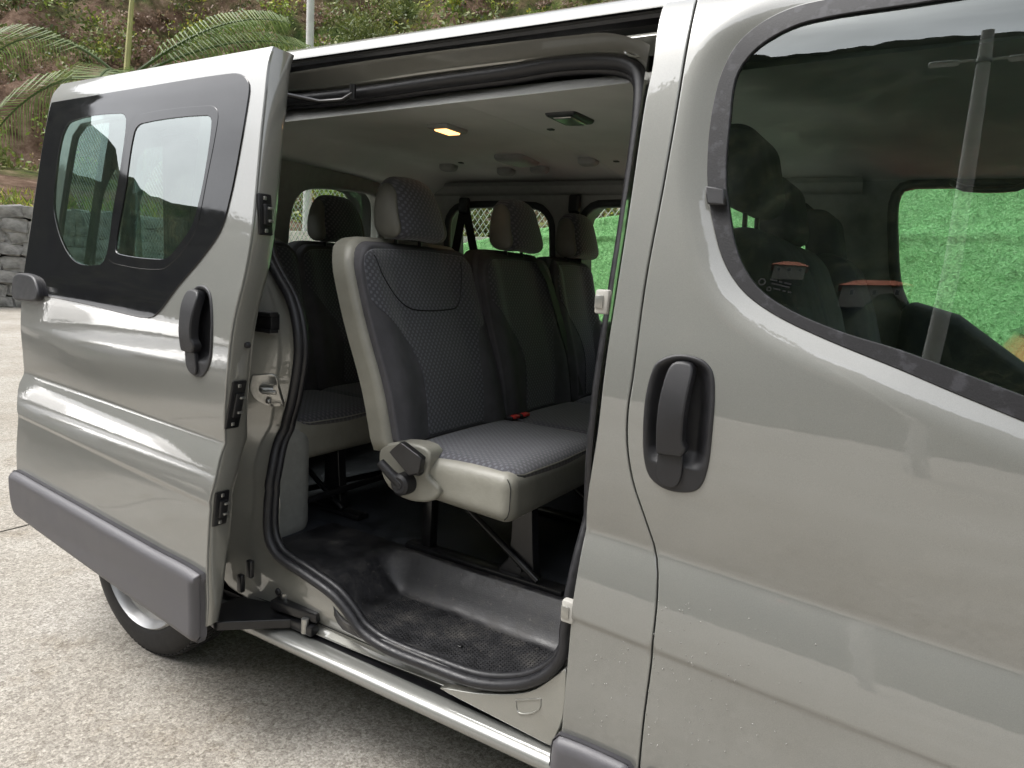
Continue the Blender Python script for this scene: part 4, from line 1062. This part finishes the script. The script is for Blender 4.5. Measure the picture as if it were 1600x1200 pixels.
# belt across the middle seat of the front bench
sb = [(-1.46, 1.20, 1.47), (-1.41, 1.21, 1.44), (-1.37, 1.24, 1.36), (-1.33, 1.30, 1.18), (-1.28, 1.36, .98), (-1.26, 1.38, .90)]
V, F = [], []
for p in sb: V += [(p[0] + .012, p[1] - .024, p[2]), (p[0] + .012, p[1] + .024, p[2])]
for i in range(len(sb) - 1): F.append((2*i, 2*i+1, 2*i+3, 2*i+2))
sub(raw('seat_belt', V, F, M['belt'], None, True), b2)
vp(box('near_rear_pillar_trim', (-2.20, .235, 1.52), (.30, .06, .50), M['trim_dark'], None, .03))

# =====================================================================  HILLSIDES ROUND THE YARD
from mathutils import noise as mnoise
# skyline elevation (degrees) and the distances where the slope starts and crests, by bearing (0 = +X, 90 = +Y)
RID = [(0, 12, 45, 150), (40, 22, 24, 90), (60, 34, 17, 70), (90, 38, 15, 62), (117, 40, 15, 62), (145, 36, 20, 70), (158, 33, 22, 75), (180, 26, 34, 90), (196, 20, 40, 100), (202, 11.5, 60, 160), (212, 12, 60, 190),
       (228, 22, 55, 190), (246, 32, 50, 180), (258, 37.5, 46, 170), (268, 38, 46, 170), (276, 37, 46, 170), (292, 30, 50, 175), (315, 18, 55, 170), (340, 13, 50, 160), (360, 12, 45, 150)]
_ra = np.array([r[0] for r in RID], float)
def ridge(phi):
    return [float(np.interp(phi % 360, _ra, [r[k] for r in RID])) for k in (1, 2, 3)]
OX, OY = -.5, 0.0
def fbm(x, y, s, o=5): return mnoise.fractal(Vector((x*s, y*s, 3.7)), 1.0, 2.0, o)
def hill_z(x, y):
    dx, dy = x - OX, y - OY; r = math.hypot(dx, dy); phi = math.degrees(math.atan2(dy, dx)) % 360
    el, r0, rp = ridge(phi)
    t = min(1.15, max(0, (r - r0) / (rp - r0)))
    H = math.tan(R(el)) * rp + 1.5
    z = H * (t**1.85 if 200 < phi < 330 else .55 * t + .45 * t*t*(3 - 2*min(1, t)))
    nz = fbm(x, y, .035) * .10 * H * sst(t*3) + fbm(x + 90, y, .14) * 2.2 * sst(t*5) + fbm(x, y + 40, .5, 4) * .7 * sst(t*8)
    return (z + nz) if t > 0 else -.5
hill_m, hn, hl, hb = nodes('scrub covered volcanic hillside')
_a = tex_noise(hn, hl, .22, 8, .7); _b = tex_noise(hn, hl, 1.6, 8, .75); _c = tex_noise(hn, hl, .05, 4, .6)
_r1 = ramp(hn, hl, _b.outputs['Fac'], [(.3, (.022, .033, .013)), (.45, (.064, .101, .025)), (.58, (.138, .175, .048)), (.75, (.239, .230, .092))])
_r2 = ramp(hn, hl, _b.outputs['Fac'], [(.3, (.065, .041, .028)), (.5, (.205, .134, .095)), (.72, (.410, .302, .227))])
_ad = hn.new('ShaderNodeMath'); _ad.operation = 'ADD'; hl.new(_a.outputs['Fac'], _ad.inputs[0]); hl.new(_c.outputs['Fac'], _ad.inputs[1])
_mk = ramp(hn, hl, _ad.outputs[0], [(.0, (0, 0, 0)), (1.0, (1, 1, 1))])
_mr = hn.new('ShaderNodeMapRange'); _mr.inputs['From Min'].default_value = .93; _mr.inputs['From Max'].default_value = 1.08
hl.new(_ad.outputs[0], _mr.inputs['Value'])
_mx = hn.new('ShaderNodeMix'); _mx.data_type = 'RGBA'; hl.new(_mr.outputs['Result'], _mx.inputs['Factor'])
hl.new(_r1.outputs['Color'], _mx.inputs['A']); hl.new(_r2.outputs['Color'], _mx.inputs['B'])
hl.new(_mx.outputs['Result'], hb.inputs['Base Color']); hb.inputs['Roughness'].default_value = .95
hb.inputs['Specular IOR Level'].default_value = .1
bump(hn, hl, _b.outputs['Fac'], hb, 1.0, .6)
V, F = [], []
phis = np.concatenate([np.arange(0, 100, 1.2), np.arange(100, 170, .33), np.arange(170, 360, .9)])
rr_ = np.concatenate([np.linspace(0, .35, 60), np.linspace(.35, 1.15, 64)[1:]])
for ph in phis:
    el, r0, rp = ridge(ph)
    for t in rr_:
        r = (r0 - 1) + (rp - r0 + 1) * t
        x, y = OX + r*math.cos(R(ph)), OY + r*math.sin(R(ph)); V.append((x, y, hill_z(x, y)))
n1, n2 = len(phis), len(rr_)
for i in range(n1):
    j = (i + 1) % n1
    for k in range(n2 - 1): F.append((i*n2 + k, i*n2 + k + 1, j*n2 + k + 1, j*n2 + k))
mount_m, un, ul, ub = nodes('dark green mountain scrub')
_p = tex_noise(un, ul, .17, 12, .80); _q = tex_noise(un, ul, .04, 5, .6)
_rp = ramp(un, ul, _p.outputs['Fac'], [(.32, (.010, .016, .011)), (.48, (.030, .044, .026)), (.58, (.075, .088, .050)), (.70, (.19, .18, .13))])
_rq = ramp(un, ul, _q.outputs['Fac'], [(.35, (.75, .8, .8)), (.65, (1.25, 1.15, 1.0))])
_um = un.new('ShaderNodeMix'); _um.data_type = 'RGBA'; _um.blend_type = 'MULTIPLY'; _um.inputs['Factor'].default_value = 1
ul.new(_rp.outputs['Color'], _um.inputs['A']); ul.new(_rq.outputs['Color'], _um.inputs['B']); ul.new(_um.outputs['Result'], ub.inputs['Base Color'])
ub.inputs['Roughness'].default_value = .95; ub.inputs['Specular IOR Level'].default_value = .1; bump(un, ul, _p.outputs['Fac'], ub, 1.0, 2.0)
hills = raw('hillside', V, F, hill_m, None, True)
hills.data.materials.append(mount_m)
_mi = np.repeat([1 if 172 < p < 345 else 0 for p in phis], n2 - 1).astype(np.int32); hills.data.polygons.foreach_set('material_index', _mi)
tag(hills, 'steep scrubby brown and green hillside ringing the yard', kind='structure')

# foliage -----------------------------------------------------------------------
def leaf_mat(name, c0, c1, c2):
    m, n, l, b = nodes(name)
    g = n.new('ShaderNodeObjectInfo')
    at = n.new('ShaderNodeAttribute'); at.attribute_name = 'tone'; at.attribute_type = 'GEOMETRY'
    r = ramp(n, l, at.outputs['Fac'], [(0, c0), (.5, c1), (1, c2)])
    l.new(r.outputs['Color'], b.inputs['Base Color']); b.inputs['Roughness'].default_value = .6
    tr = n.new('ShaderNodeBsdfTranslucent'); l.new(r.outputs['Color'], tr.inputs['Color'])
    mx = n.new('ShaderNodeMixShader'); mx.inputs['Fac'].default_value = .25
    l.new(b.outputs['BSDF'], mx.inputs[1]); l.new(tr.outputs['BSDF'], mx.inputs[2]); l.new(mx.outputs['Shader'], n['Material Output'].inputs['Surface'])
    return m
M['leaf_green'] = leaf_mat('scrub leaves', (.044, .065, .020), (.119, .156, .040), (.250, .263, .075))
M['leaf_yellow'] = leaf_mat('yellow green leaves', (.098, .165, .024), (.232, .330, .049), (.542, .485, .057))
M['leaf_dry'] = leaf_mat('dry scrub', (.116, .074, .050), (.232, .155, .106), (.408, .310, .214))
M['palm'] = leaf_mat('palm leaflets', (.05, .085, .016), (.105, .155, .04), (.22, .26, .09))
M['bark'] = simple('woody stem', (.11, .085, .06), .9, var=.35, scale=12, bmp=.5, bscale=40)

def leaves(name, P, size, mat, parent=None, asp=.45, up=.3, tone=None):
    """many single leaves: one folded quad pair at every point of P"""
    n = len(P); P = np.asarray(P, float)
    d = rng.normal(size=(n, 3)); d[:, 2] += up; d /= np.linalg.norm(d, axis=1, keepdims=True)
    e = rng.normal(size=(n, 3)); s = np.cross(d, e); s /= np.linalg.norm(s, axis=1, keepdims=True) + 1e-9
    L = (size * rng.uniform(.6, 1.4, n))[:, None]
    v = np.empty((n, 4, 3)); v[:, 0] = P; v[:, 1] = P + d*L*.5 + s*L*asp*.5; v[:, 2] = P + d*L; v[:, 3] = P + d*L*.5 - s*L*asp*.5
    me = bpy.data.meshes.new(name)
    me.vertices.add(n*4); me.vertices.foreach_set('co', v.reshape(-1))
    me.loops.add(n*4); me.loops.foreach_set('vertex_index', np.arange(n*4))
    me.polygons.add(n); me.polygons.foreach_set('loop_start', np.arange(0, n*4, 4))
    me.update()
    t = rng.uniform(0, 1, n) if tone is None else np.clip(tone + rng.normal(0, .16, n), 0, 1)
    a = me.attributes.new('tone', 'FLOAT', 'FACE'); a.data.foreach_set('value', t.astype(np.float32))
    return link(name, me, mat, parent)

def blob(c, rad, n):
    """leaf positions: lumpy crown, denser at the shell, with gaps"""
    out = []
    lumps = [np.array(c) + np.array(rad) * rng.uniform(-.75, .75, 3) for _ in range(9)]
    for k in range(n):
        q = lumps[k % 9]; d = rng.normal(size=3); d /= np.linalg.norm(d)
        out.append(q + d * np.array(rad) * .48 * rng.uniform(.55, 1.0))
    return np.array(out)

# scrub scattered over the slope in view
for nm, mat, cnt, rad, sz, lab in (('hillside_scrub', 'leaf_green', 1300, .75, .18, 'green scrub scattered over the slope behind the van'), ('dry_scrub', 'leaf_dry', 1100, .55, .15, 'dry brown scrub scattered over the slope behind the van'), ('yellow_scrub', 'leaf_yellow', 420, .6, .16, 'yellow green scrub scattered over the slope behind the van')):
    P, T = [], []
    k = 0
    while k < cnt:
        ph = rng.uniform(100, 166); el, r0, rp = ridge(ph); t = rng.uniform(.0, .62)**1.15
        r = r0 + (rp - r0) * t; x, y = OX + r*math.cos(R(ph)), OY + r*math.sin(R(ph))
        f = fbm(x + 300, y, .12, 3)
        if (mat == 'leaf_green' and f < -.05) or (mat == 'leaf_dry' and f > .08): 
            if rng.uniform() < .8: continue
        k += 1
        z = hill_z(x, y); s = rad * rng.uniform(.5, 1.5); m = 90
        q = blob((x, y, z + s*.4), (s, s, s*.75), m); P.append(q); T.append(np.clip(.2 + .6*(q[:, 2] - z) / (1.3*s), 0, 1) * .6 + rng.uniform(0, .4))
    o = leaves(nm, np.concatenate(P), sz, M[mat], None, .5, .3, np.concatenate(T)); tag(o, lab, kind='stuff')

def bush(name, c, rad, n, sz, mat, label, group=None, cat='bush'):
    e = empty(name, (c[0], c[1], c[2])); tag(e, label, cat, group)
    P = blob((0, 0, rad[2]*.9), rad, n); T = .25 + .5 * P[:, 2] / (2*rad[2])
    leaves('foliage', P, sz, M[mat], e, .4, .5, T)
    for k in range(5):
        a = rng.uniform(0, 6.28); tip = (rad[0]*.6*math.cos(a), rad[1]*.6*math.sin(a), rad[2]*1.3)
        tube('stem', [(0, 0, -.3), (tip[0]*.4, tip[1]*.4, rad[2]*.6), tip], [.03, .02, .008], M['bark'], e, 5)
    return e
def at_bearing(ph, r): 
    x, y = OX + r*math.cos(R(ph)), OY + r*math.sin(R(ph)); return (x, y, hill_z(x, y))
# leafy bushes seen just over the roof
GB = 'bushes over the van roof'
for ph, r, rd, mt, lb in ((136.5, 19.5, (1.0, 1.0, .9), 'leaf_yellow', 'bright green bush just right of the grey lamp pole'), (132, 20, (1.3, 1.3, 1.0), 'leaf_yellow', 'yellow green bush above the middle of the roof edge'),
                          (127.5, 19.5, (1.2, 1.2, 1.1), 'leaf_yellow', 'yellow tinged bush above the roof, right of centre'), (122.5, 19, (1.2, 1.2, .9), 'leaf_yellow', 'yellow green bush at the right end of the visible slope'),
                          (134, 23.5, (1.5, 1.5, 1.2), 'leaf_green', 'dark green bush higher on the slope behind the lamp pole')):
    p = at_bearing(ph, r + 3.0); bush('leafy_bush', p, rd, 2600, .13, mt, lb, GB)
for ph, r, rd, mt, lb in ((157.5, 24, (1.6, 1.6, 1.2), 'leaf_green', 'dense dark green bush above the stone wall'), (159.5, 27, (1.6, 1.6, 1.3), 'leaf_green', 'dark green bush at the left edge of the photo'), (154.5, 25, (1.5, 1.5, 1.0), 'leaf_green', 'green bush on the slope left of the open door')):
    p = at_bearing(ph, r); bush('slope_bush', p, rd, 3200, .16, mt, lb, 'bushes above the stone wall')

# palm ------------------------------------------------------------------------------
def palm(c, label):
    root = empty('palm_tree', (c[0], c[1], 0)); tag(root, label, 'palm')
    H = c[2]
    tube('trunk', [(0, 0, -.1), (.03, .02, H*.4), (0, 0, H*.8), (0, 0, H)], [.13, .11, .10, .08], M['bark'], root, 12)
    # view axes: u = to the right in the photo, v = away
    u = Vector((.853, .518, 0)).normalized()
    w = Vector((-.518, .853, 0)).normalized()
    fr = [(-1.0, .1, 1.95, .85, .95), (-1.0, -.2, 1.8, .22, 1.0), (.95, .25, 1.9, .98, .62), (.7, .7, 1.7, 1.05, .55), (-.4, .9, 1.6, .6, .8), (.2, -1.0, 1.2, .3, .8), (1.0, .45, 2.2, .74, .50)]
    for (a, b, L, rise, droop) in fr:
        dirh = (u*a + w*b).normalized()
        pts = []
        for i in range(15):
            t = i / 14; pts.append(Vector((0, 0, H)) + dirh * (L * t * (1 - .12*t)) + Vector((0, 0, L * (rise * t - droop * t*t*.85))))
        f = tube('frond', pts, [.020 - .015*i/14 for i in range(15)], M['palm'], root, 5)
        V, F = [], []
        m = 40
        for i in range(m):
            t = .16 + .84 * i / m; q = t*14; k = min(13, int(q)); p = pts[k].lerp(pts[k+1], q - k); tg = (pts[k+1] - pts[k]).normalized()
            sd = tg.cross(Vector((0, 0, 1))).normalized()
            ln = .52 * math.sin(math.pi * (.12 + .82*t)) + .06
            for s in (-1, 1):
                d = (sd*s*.85 + tg*.55 + Vector((0, 0, .10 - .1*rng.uniform()))).normalized(); wv = tg * .0075
                mid = p + d*ln*.5 + Vector((0, 0, .02)); tip = p + d*ln - Vector((0, 0, ln*.42))
                n0 = len(V); V += [p - wv, p + wv, mid + wv*1.2, mid - wv*1.2, tip]; F += [(n0, n0+1, n0+2, n0+3), (n0+3, n0+2, n0+4)]
        lf = raw('leaflets', V, F, M['palm'], f)
        tt = lf.data.attributes.new('tone', 'FLOAT', 'FACE'); tt.data.foreach_set('value', np.repeat(np.clip(rng.normal(.5, .2, len(F)//2), 0, 1), 2).astype(np.float32))
    tube('spear_leaf', [(.0, .0, H - .1), tuple(u*.10 + Vector((0, 0, H + .9))), tuple(u*.09 + Vector((0, 0, H + 2.4)))], [.032, .024, .012], simple('pale palm stalk', (.34, .33, .14), .6, var=.2, scale=8), root, 6)
palm(([(-7.979, 3.208)][0][0], 3.4, [(-7.979, 3.208)][0][1]), 'feathery green palm behind the top of the open sliding door')

# stone retaining wall ------------------------------------------------------------------
wall_m = simple('grey basalt stone', (.24, .235, .225), .9, var=.5, scale=2.3, bmp=.8, bscale=30)
mort_m = simple('dark wall core', (.05, .048, .045), .95, var=.3)
wc0 = Vector((-17.2, 6.3, 0)); wd = Vector((-.39, -.92, 0)).normalized()          # runs across the view at the left
wn_ = Vector((wd.y, -wd.x, 0)); wn_ = wn_ if wn_.dot(Vector((1, -.4, 0))) > 0 else -wn_
swall = empty('stone_wall', tuple(wc0)); tag(swall, 'dry stone retaining wall of grey blocks at the left edge', 'wall')
def wpt(s, d, z): return wd*s + wn_*d + Vector((0, 0, z))
cV = [wpt(s, d, z) for s in (-5, 4.5) for d in (-.6, -.06) for z in (-.1, 2.05)]
raw('wall_core', cV, [(0, 1, 3, 2), (4, 6, 7, 5), (2, 3, 7, 6), (1, 5, 7, 3), (0, 4, 5, 1), (0, 2, 6, 4)], mort_m, swall)
variants = []
for k in range(8):
    bm = bmesh.new(); bmesh.ops.create_cube(bm, size=1); bmesh.ops.bevel(bm, geom=bm.edges[:], offset=.14, segments=1, affect='EDGES')
    for v in bm.verts: v.co += Vector(rng.uniform(-.12, .12, 3))
    me = bpy.data.meshes.new('stone'); bm.to_mesh(me); bm.free(); me.materials.append(wall_m); variants.append(me)
wang = math.atan2(wd.y, wd.x)
z = 0.0; ns = 0
while z < 1.98:
    hh = rng.uniform(.20, .30); s = -3.4 + rng.uniform(0, .2)
    while s < 3.4:
        L = rng.uniform(.22, .52)
        o = bpy.data.objects.new('stone', variants[int(rng.integers(8))]); COL.objects.link(o); o.parent = swall
        o.location = wpt(s + L/2, -.04 + rng.uniform(-.03, .03), z + hh/2); o.scale = (L*1.06, .30, hh*rng.uniform(.92, 1.15)); o.rotation_euler = (rng.normal(0, .05), rng.normal(0, .10), wang)
        s += L; ns += 1
    z += hh
# dry grass bank on top of the wall
P = []
for k in range(2600):
    s_, d_ = rng.uniform(-5, 4.5), rng.uniform(-3.5, -.2); q = wc0 + wpt(s_, d_, 2.0 + .16*(-d_)); P.append((q.x, q.y, q.z))
o = leaves('bank_grass', P, .26, M['leaf_yellow'], None, .10, 1.2); tag(o, 'dry grass on the bank above the stone wall', kind='stuff')
bankV = [wc0 + wpt(s_, d_, z_) for s_ in (-8, 8) for d_, z_ in ((-.3, 2.02), (-8, 3.6))]
bk_ = raw('bank', bankV, [(0, 1, 3, 2)], hill_m); tag(bk_, 'earth bank above the stone wall', kind='structure')

# turf-covered bank on the far side ------------------------------------------------------
turf_m, tn, tl, tb_ = nodes('green artificial turf')
_t = tex_noise(tn, tl, 60, 5, .75); _u = tex_noise(tn, tl, 9, 5, .65)
_rr = ramp(tn, tl, _t.outputs['Fac'], [(.28, (.10, .28, .085)), (.5, (.22, .49, .19)), (.72, (.40, .67, .34))])
_ru = ramp(tn, tl, _u.outputs['Fac'], [(.3, (.9, .9, .9)), (.7, (1.05, 1.05, 1.05))])
_tm = tn.new('ShaderNodeMix'); _tm.data_type = 'RGBA'; _tm.blend_type = 'MULTIPLY'; _tm.inputs['Factor'].default_value = 1
tl.new(_rr.outputs['Color'], _tm.inputs['A']); tl.new(_ru.outputs['Color'], _tm.inputs['B']); tl.new(_tm.outputs['Result'], tb_.inputs['Base Color'])
tb_.inputs['Roughness'].default_value = .85; bump(tn, tl, _t.outputs['Fac'], tb_, .8, .03)
TX = np.array([-7.5, -5.6, -4.6, -3.6, -2.6, -2.0, -.5, 1.0, 5.0]); TZ = np.array([.5, .95, 1.55, 1.75, 1.93, 2.02, 2.75, 3.0, 3.2])
def turf_top(X): return float(np.interp(X, TX, TZ))
YF = 4.15
def turf(X, t):                                     # t: 0 at the foot, 1 at the top
    zt = turf_top(X); z = zt * t
    b = .02 * mnoise.noise(Vector((X*2.1, z*2.1, 0))) + .007 * mnoise.noise(Vector((X*14, z*14, 4))) + .008 * mnoise.noise(Vector((X*40, z*40, 8)))
    seam_ = .02 * math.exp(-((z - 1.84 - .03*X) / .018)**2)
    return (X, YF + .18 * z - b - seam_, z)
xs = np.arange(-7.5, 5.01, .03); ts = np.linspace(0, 1, 80)
V = [turf(x, t) for x in xs for t in ts]; F = []
nt_ = len(ts)
for i in range(len(xs) - 1):
    for k in range(nt_ - 1): F.append((i*nt_ + k, (i+1)*nt_ + k, (i+1)*nt_ + k + 1, i*nt_ + k + 1))
top0 = len(V)
for x in xs: V.append((x, YF + 6, turf_top(x) + .2))
for i in range(len(xs) - 1): F.append((i*nt_ + nt_ - 1, (i+1)*nt_ + nt_ - 1, top0 + i + 1, top0 + i))
tf = raw('turf_bank', V, F, turf_m, None, True); tag(tf, 'steep bank covered in bright green artificial turf beyond the van', kind='structure')
P = []
for k in range(90000):
    x = rng.uniform(-5.2, 1.6); t = rng.uniform(.3, 1)
    if -1.2 < x < -.35 and t < 1 and rng.uniform() < .5: continue
    P.append(turf(x, t))
o = leaves('turf_blades', P, .026, leaf_mat('turf blades', (.12, .31, .11), (.24, .51, .21), (.44, .71, .38)), None, .16, .2); tag(o, 'short green blades of artificial turf on the bank', kind='stuff')

# chain-link fence on top of the bank ------------------------------------------------------
galv = simple('galvanised wire', (.42, .43, .42), .45, .6, var=.15)
pole_m = simple('pale blue grey painted post', (.42, .50, .52), .5, var=.1)
fence = empty('chain_link_fence', (-5, 5.0, 0)); tag(fence, 'grey chain link fence along the top of the turf bank', 'fence')
FY = 5.05; fV, fF = [], []
def wire(a, b, r=.0040):
    d = (b - a).normalized(); s = d.cross(Vector((0, 1, 0))).normalized() * r; q = Vector((0, r, 0)); n0 = len(fV)
    for p in (a, b): fV.extend([p + s, p - s*.5 + q, p - s*.5 - q])
    fF.extend([(n0, n0+1, n0+4, n0+3), (n0+1, n0+2, n0+5, n0+4), (n0+2, n0, n0+3, n0+5)])
Z0, Z1 = .6, 3.3
x = -11.0
while x < 0:
    for s in (-1, 1):
        a = Vector((x, FY, Z0)); b = Vector((x + s*(Z1 - Z0)*.8, FY, Z1)); wire(a - Vector((5, FY*0+5, 0))*0, b)
    x += .075
fo = raw('wire_mesh', [(v.x + 5, v.y - 5.0, v.z) for v in fV], fF, galv, fence); tag(fo, kind='stuff')
for px in (-9.6, -7.55, -5.52, -3.2, -1.0):
    tube('post', [(px + 5, .07, .2), (px + 5, .07, 3.35)], .055, pole_m, fence, 12)
tube('top_rail', [(-6, .05, 3.3), (5, .05, 3.3)], .02, galv, fence, 8)
# low grey wall behind the fence
gw = simple('grey rendered wall', (.24, .225, .20), .9, var=.25, scale=3, bmp=.3)
o = box('garden_wall', (-9.5, 9.4, 1.05), (9, .3, 1.9), gw, None, .02); tag(o, 'low grey rendered wall behind the chain link fence', 'wall')

# lamp pole seen above the roof --------------------------------------------------------------
conc = simple('pale concrete pole', (.48, .48, .47), .8, var=.15, scale=4, bmp=.3, bscale=60)
lp_x, lp_y = [(-10.806, 8.607)][0] if False else (-12.9, 11.6)
def lamp_post(c, H, r, arms, label, group=None):
    e = empty('lamp_post', (c[0], c[1], 0)); tag(e, label, 'lamp post', group)
    tube('pole', [(0, 0, -.2), (0, 0, H*.5), (0, 0, H)], [r, r*.88, r*.72], conc, e, 14)
    for s in arms:
        tube('arm', [(0, 0, H*.86), (s*.15, 0, H*.86 + .05), (s*.30, 0, H*.86 + .03)], .028, conc, e, 8)
        rbox('lamp_head', (.17, .08, .045), .04, galv, e, lambda q, s=s: (q.x + s*.42, q.y, q.z + H*.86 + .02 - .05*abs(q.x)), 4)
        tube('collar', [(0, 0, H*.86 - .05), (0, 0, H*.86 + .05)], r*.95, galv, e, 12)
    return e
dirp = Vector((-.7357, .6772, 0))
lamp_post((dirp.x * 16.5, -1.3 + dirp.y * 16.5), 8.5, .10, (1,), 'plain pale grey lamp pole rising behind the van roof')
lamp_post((.06, -7.4), 9.0, .10, (-1, 1), 'concrete street lamp with two heads, mirrored in the front window')

# houses on the opposite slope (mirrored in the front window) ---------------------------------
def house(c, w, d, h, yaw, label, wallc):
    e = empty('house', c); e.rotation_euler = (0, 0, yaw); tag(e, label, 'house', None)
    wm = simple('render', wallc, .9, var=.12, scale=2); rm = simple('orange roof tiles', (.42, .11, .05), .85, var=.35, scale=6, bmp=.5, bscale=12)
    box('wall', (0, 0, h/2 - .5), (w, d, h + 1), wm, e)
    o_ = .5; V = [(-w/2-o_, -d/2-o_, h), (w/2+o_, -d/2-o_, h), (w/2+o_, d/2+o_, h), (-w/2-o_, d/2+o_, h), (-w/4, 0, h + d*.45), (w/4, 0, h + d*.45)]
    raw('roof', V, [(0, 1, 5, 4), (2, 3, 4, 5), (1, 2, 5), (3, 0, 4), (3, 2, 1, 0)], rm, e)
    for fl in range(max(1, int(h // 2.8))):
        for k in range(3):
            x = -w/2 + w*(k + .5)/3
            wi = box('window', (x, -d/2 - .02, 1.2 + 2.8*fl), (.6, .08, .9), M['white_plastic'], e); box('pane', (x, -d/2 - .07, 1.2 + 2.8*fl), (.45, .04, .75), M['blackgloss'], wi)
    return e
for ph, r, w, lab in ((259.5, 112, 4.6, 'pale house with an orange tiled roof, left one mirrored in the front window'), (266, 107, 8.5, 'wider house with an orange tiled roof, right one mirrored in the front window')):
    x, y, z = at_bearing(ph, r); house((x, y, z + .2), w, 4.0, 2.2, R(ph + 90 + 180), lab, (.24, .22, .19))

# cars -------------------------------------------------------------------------------------------
def car(c, yaw, colr, label, rails=True, scale=1.0):
    e = empty('parked_car', (c[0], c[1], 0)); e.rotation_euler = (0, 0, yaw); e.scale = (scale,)*3; tag(e, label, 'car')
    pm = make_paint('car paint', colr, .15, .35, .1)
    # lower body: sections along the length (x, half width, z low, z belt)
    secs = [(-2.0, .62, .42, .72), (-1.95, .76, .32, .88), (-1.6, .84, .26, .96), (-.8, .86, .24, .95), (.6, .86, .24, .92), (1.2, .85, .26, .88), (1.75, .80, .28, .78), (2.0, .66, .34, .66), (2.05, .5, .42, .58)]
    V, F = [], []
    for (x, hw, z0, z1) in secs:
        ring = []
        for a in np.linspace(-math.pi/2, math.pi*1.5, 20, endpoint=False):
            cx_, sz_ = math.cos(a), math.sin(a)
            yy = hw * math.copysign(abs(cx_)**.45, cx_); zz = (z0 + z1)/2 + (z1 - z0)/2 * math.copysign(abs(sz_)**.55, sz_); V.append((x, yy, zz))
    for i in range(len(secs) - 1):
        for k in range(20): F.append((i*20 + k, i*20 + (k+1) % 20, (i+1)*20 + (k+1) % 20, (i+1)*20 + k))
    F.append(tuple(range(20))); F.append(tuple((len(secs)-1)*20 + k for k in reversed(range(20))))
    body_ = raw('body', V, F, pm, e, True, 60)
    # cabin
    top = [(-1.75, .70, .92), (-1.55, .64, 1.25), (-1.15, .58, 1.44), (-.3, .58, 1.49), (.25, .58, 1.45), (.75, .64, 1.15), (1.15, .72, .90)]
    V, F = [], []
    for (x, hw, z) in top: V += [(x, -hw, z), (x, -hw*.5, z + .02), (x, hw*.5, z + .02), (x, hw, z)]
    for (x, hw, z) in top: V += [(x, -.80, .90), (x, .80, .90)]
    nt0 = len(top)
    for i in range(nt0 - 1):
        for k in range(3): F.append((4*i + k, 4*i + k + 1, 4*i + k + 5, 4*i + k + 4))
    roof_ = raw('roof_panel', V[:4*nt0], F, pm, e, True, 50)
    for s in (0, 3):                                       # side glass and pillars
        sg = -1 if s == 0 else 1; pts = [(x, sg*hw, z) for x, hw, z in top[1:-1]]
        V2 = [(p[0], p[1] + sg*.004, p[2] - .02) for p in pts] + [(p[0], sg*.80, .90) for p in pts]; n_ = len(pts)
        F2 = [(i, i+1, n_ + i + 1, n_ + i) for i in range(n_ - 1)]
        raw('side_window', V2, F2, M['blackgloss'], e)
        if rails: tube('roof_rail', [(-1.35, sg*.55, 1.40), (-1.2, sg*.55, 1.50), (0, sg*.55, 1.56), (.2, sg*.55, 1.49)], .018, M['steel'], e, 8)
        for wx in (-1.25, 1.28):
            wh = revolve('wheel', [(.20, -.02), (.24, -.03), (.29, -.02), (.31, .01), (.31, .14), (.2, .17)], (wx, sg*.78 - (.08 if sg > 0 else .08), .31), M['tyre'], e, 28)
            revolve('hub', [(.205, -.01), (.17, .02), (.06, .0), (0, -.005)] if sg < 0 else [(.205, .16), (.17, .14), (.06, .16), (0, .165)], (wx, sg*.78 - .08, .31), M['rim'], wh, 24)
        rbox('headlight', (.12, .14, .07), .05, M['white_plastic'], e, lambda q, sg=sg: (q.x + 1.80 - .25*abs(q.y), sg*.55 + q.y, q.z + .66), 3)
        rbox('tail_light', (.05, .06, .14), .03, M['red'], e, lambda q, sg=sg: (q.x - 1.88, sg*.68 + q.y, q.z + .80), 3)
        rbox('door_mirror', (.05, .09, .06), .03, pm, e, lambda q, sg=sg: (q.x + .55, sg*.95 + q.y, q.z + .98), 3)
    raw('windscreen', [(.27, -.56, 1.435), (.27, .56, 1.435), (.74, .62, 1.165), (.74, -.62, 1.165), (1.13, .70, .92), (1.13, -.70, .92)], [(0, 1, 2, 3), (3, 2, 4, 5)], M['blackgloss'], e)
    bpy.data.objects[e.name].children[-1].location = (.006, 0, .006)
    raw('rear_window', [(-1.57, -.58, 1.24), (-1.57, .58, 1.24), (-1.19, .52, 1.42), (-1.19, -.52, 1.42)], [(0, 1, 2, 3)], M['blackgloss'], e).location = (-.012, 0, .012)
    box('number_plate', (2.06, 0, .50), (.02, .46, .10), M['white_plastic'], e, .004)
    rbox('grille', (.03, .38, .07), .03, M['black'], e, lambda q: (q.x + 2.02, q.y, q.z + .60), 3)
    return e
car((1.95, 3.05), 0, (.50, .045, .02), 'red hatchback with silver roof rails parked beyond the van')
car((-6.6, -2.3), R(14), (.20, .21, .22), 'silver grey car parked on the yard, mirrored in the open sliding door')
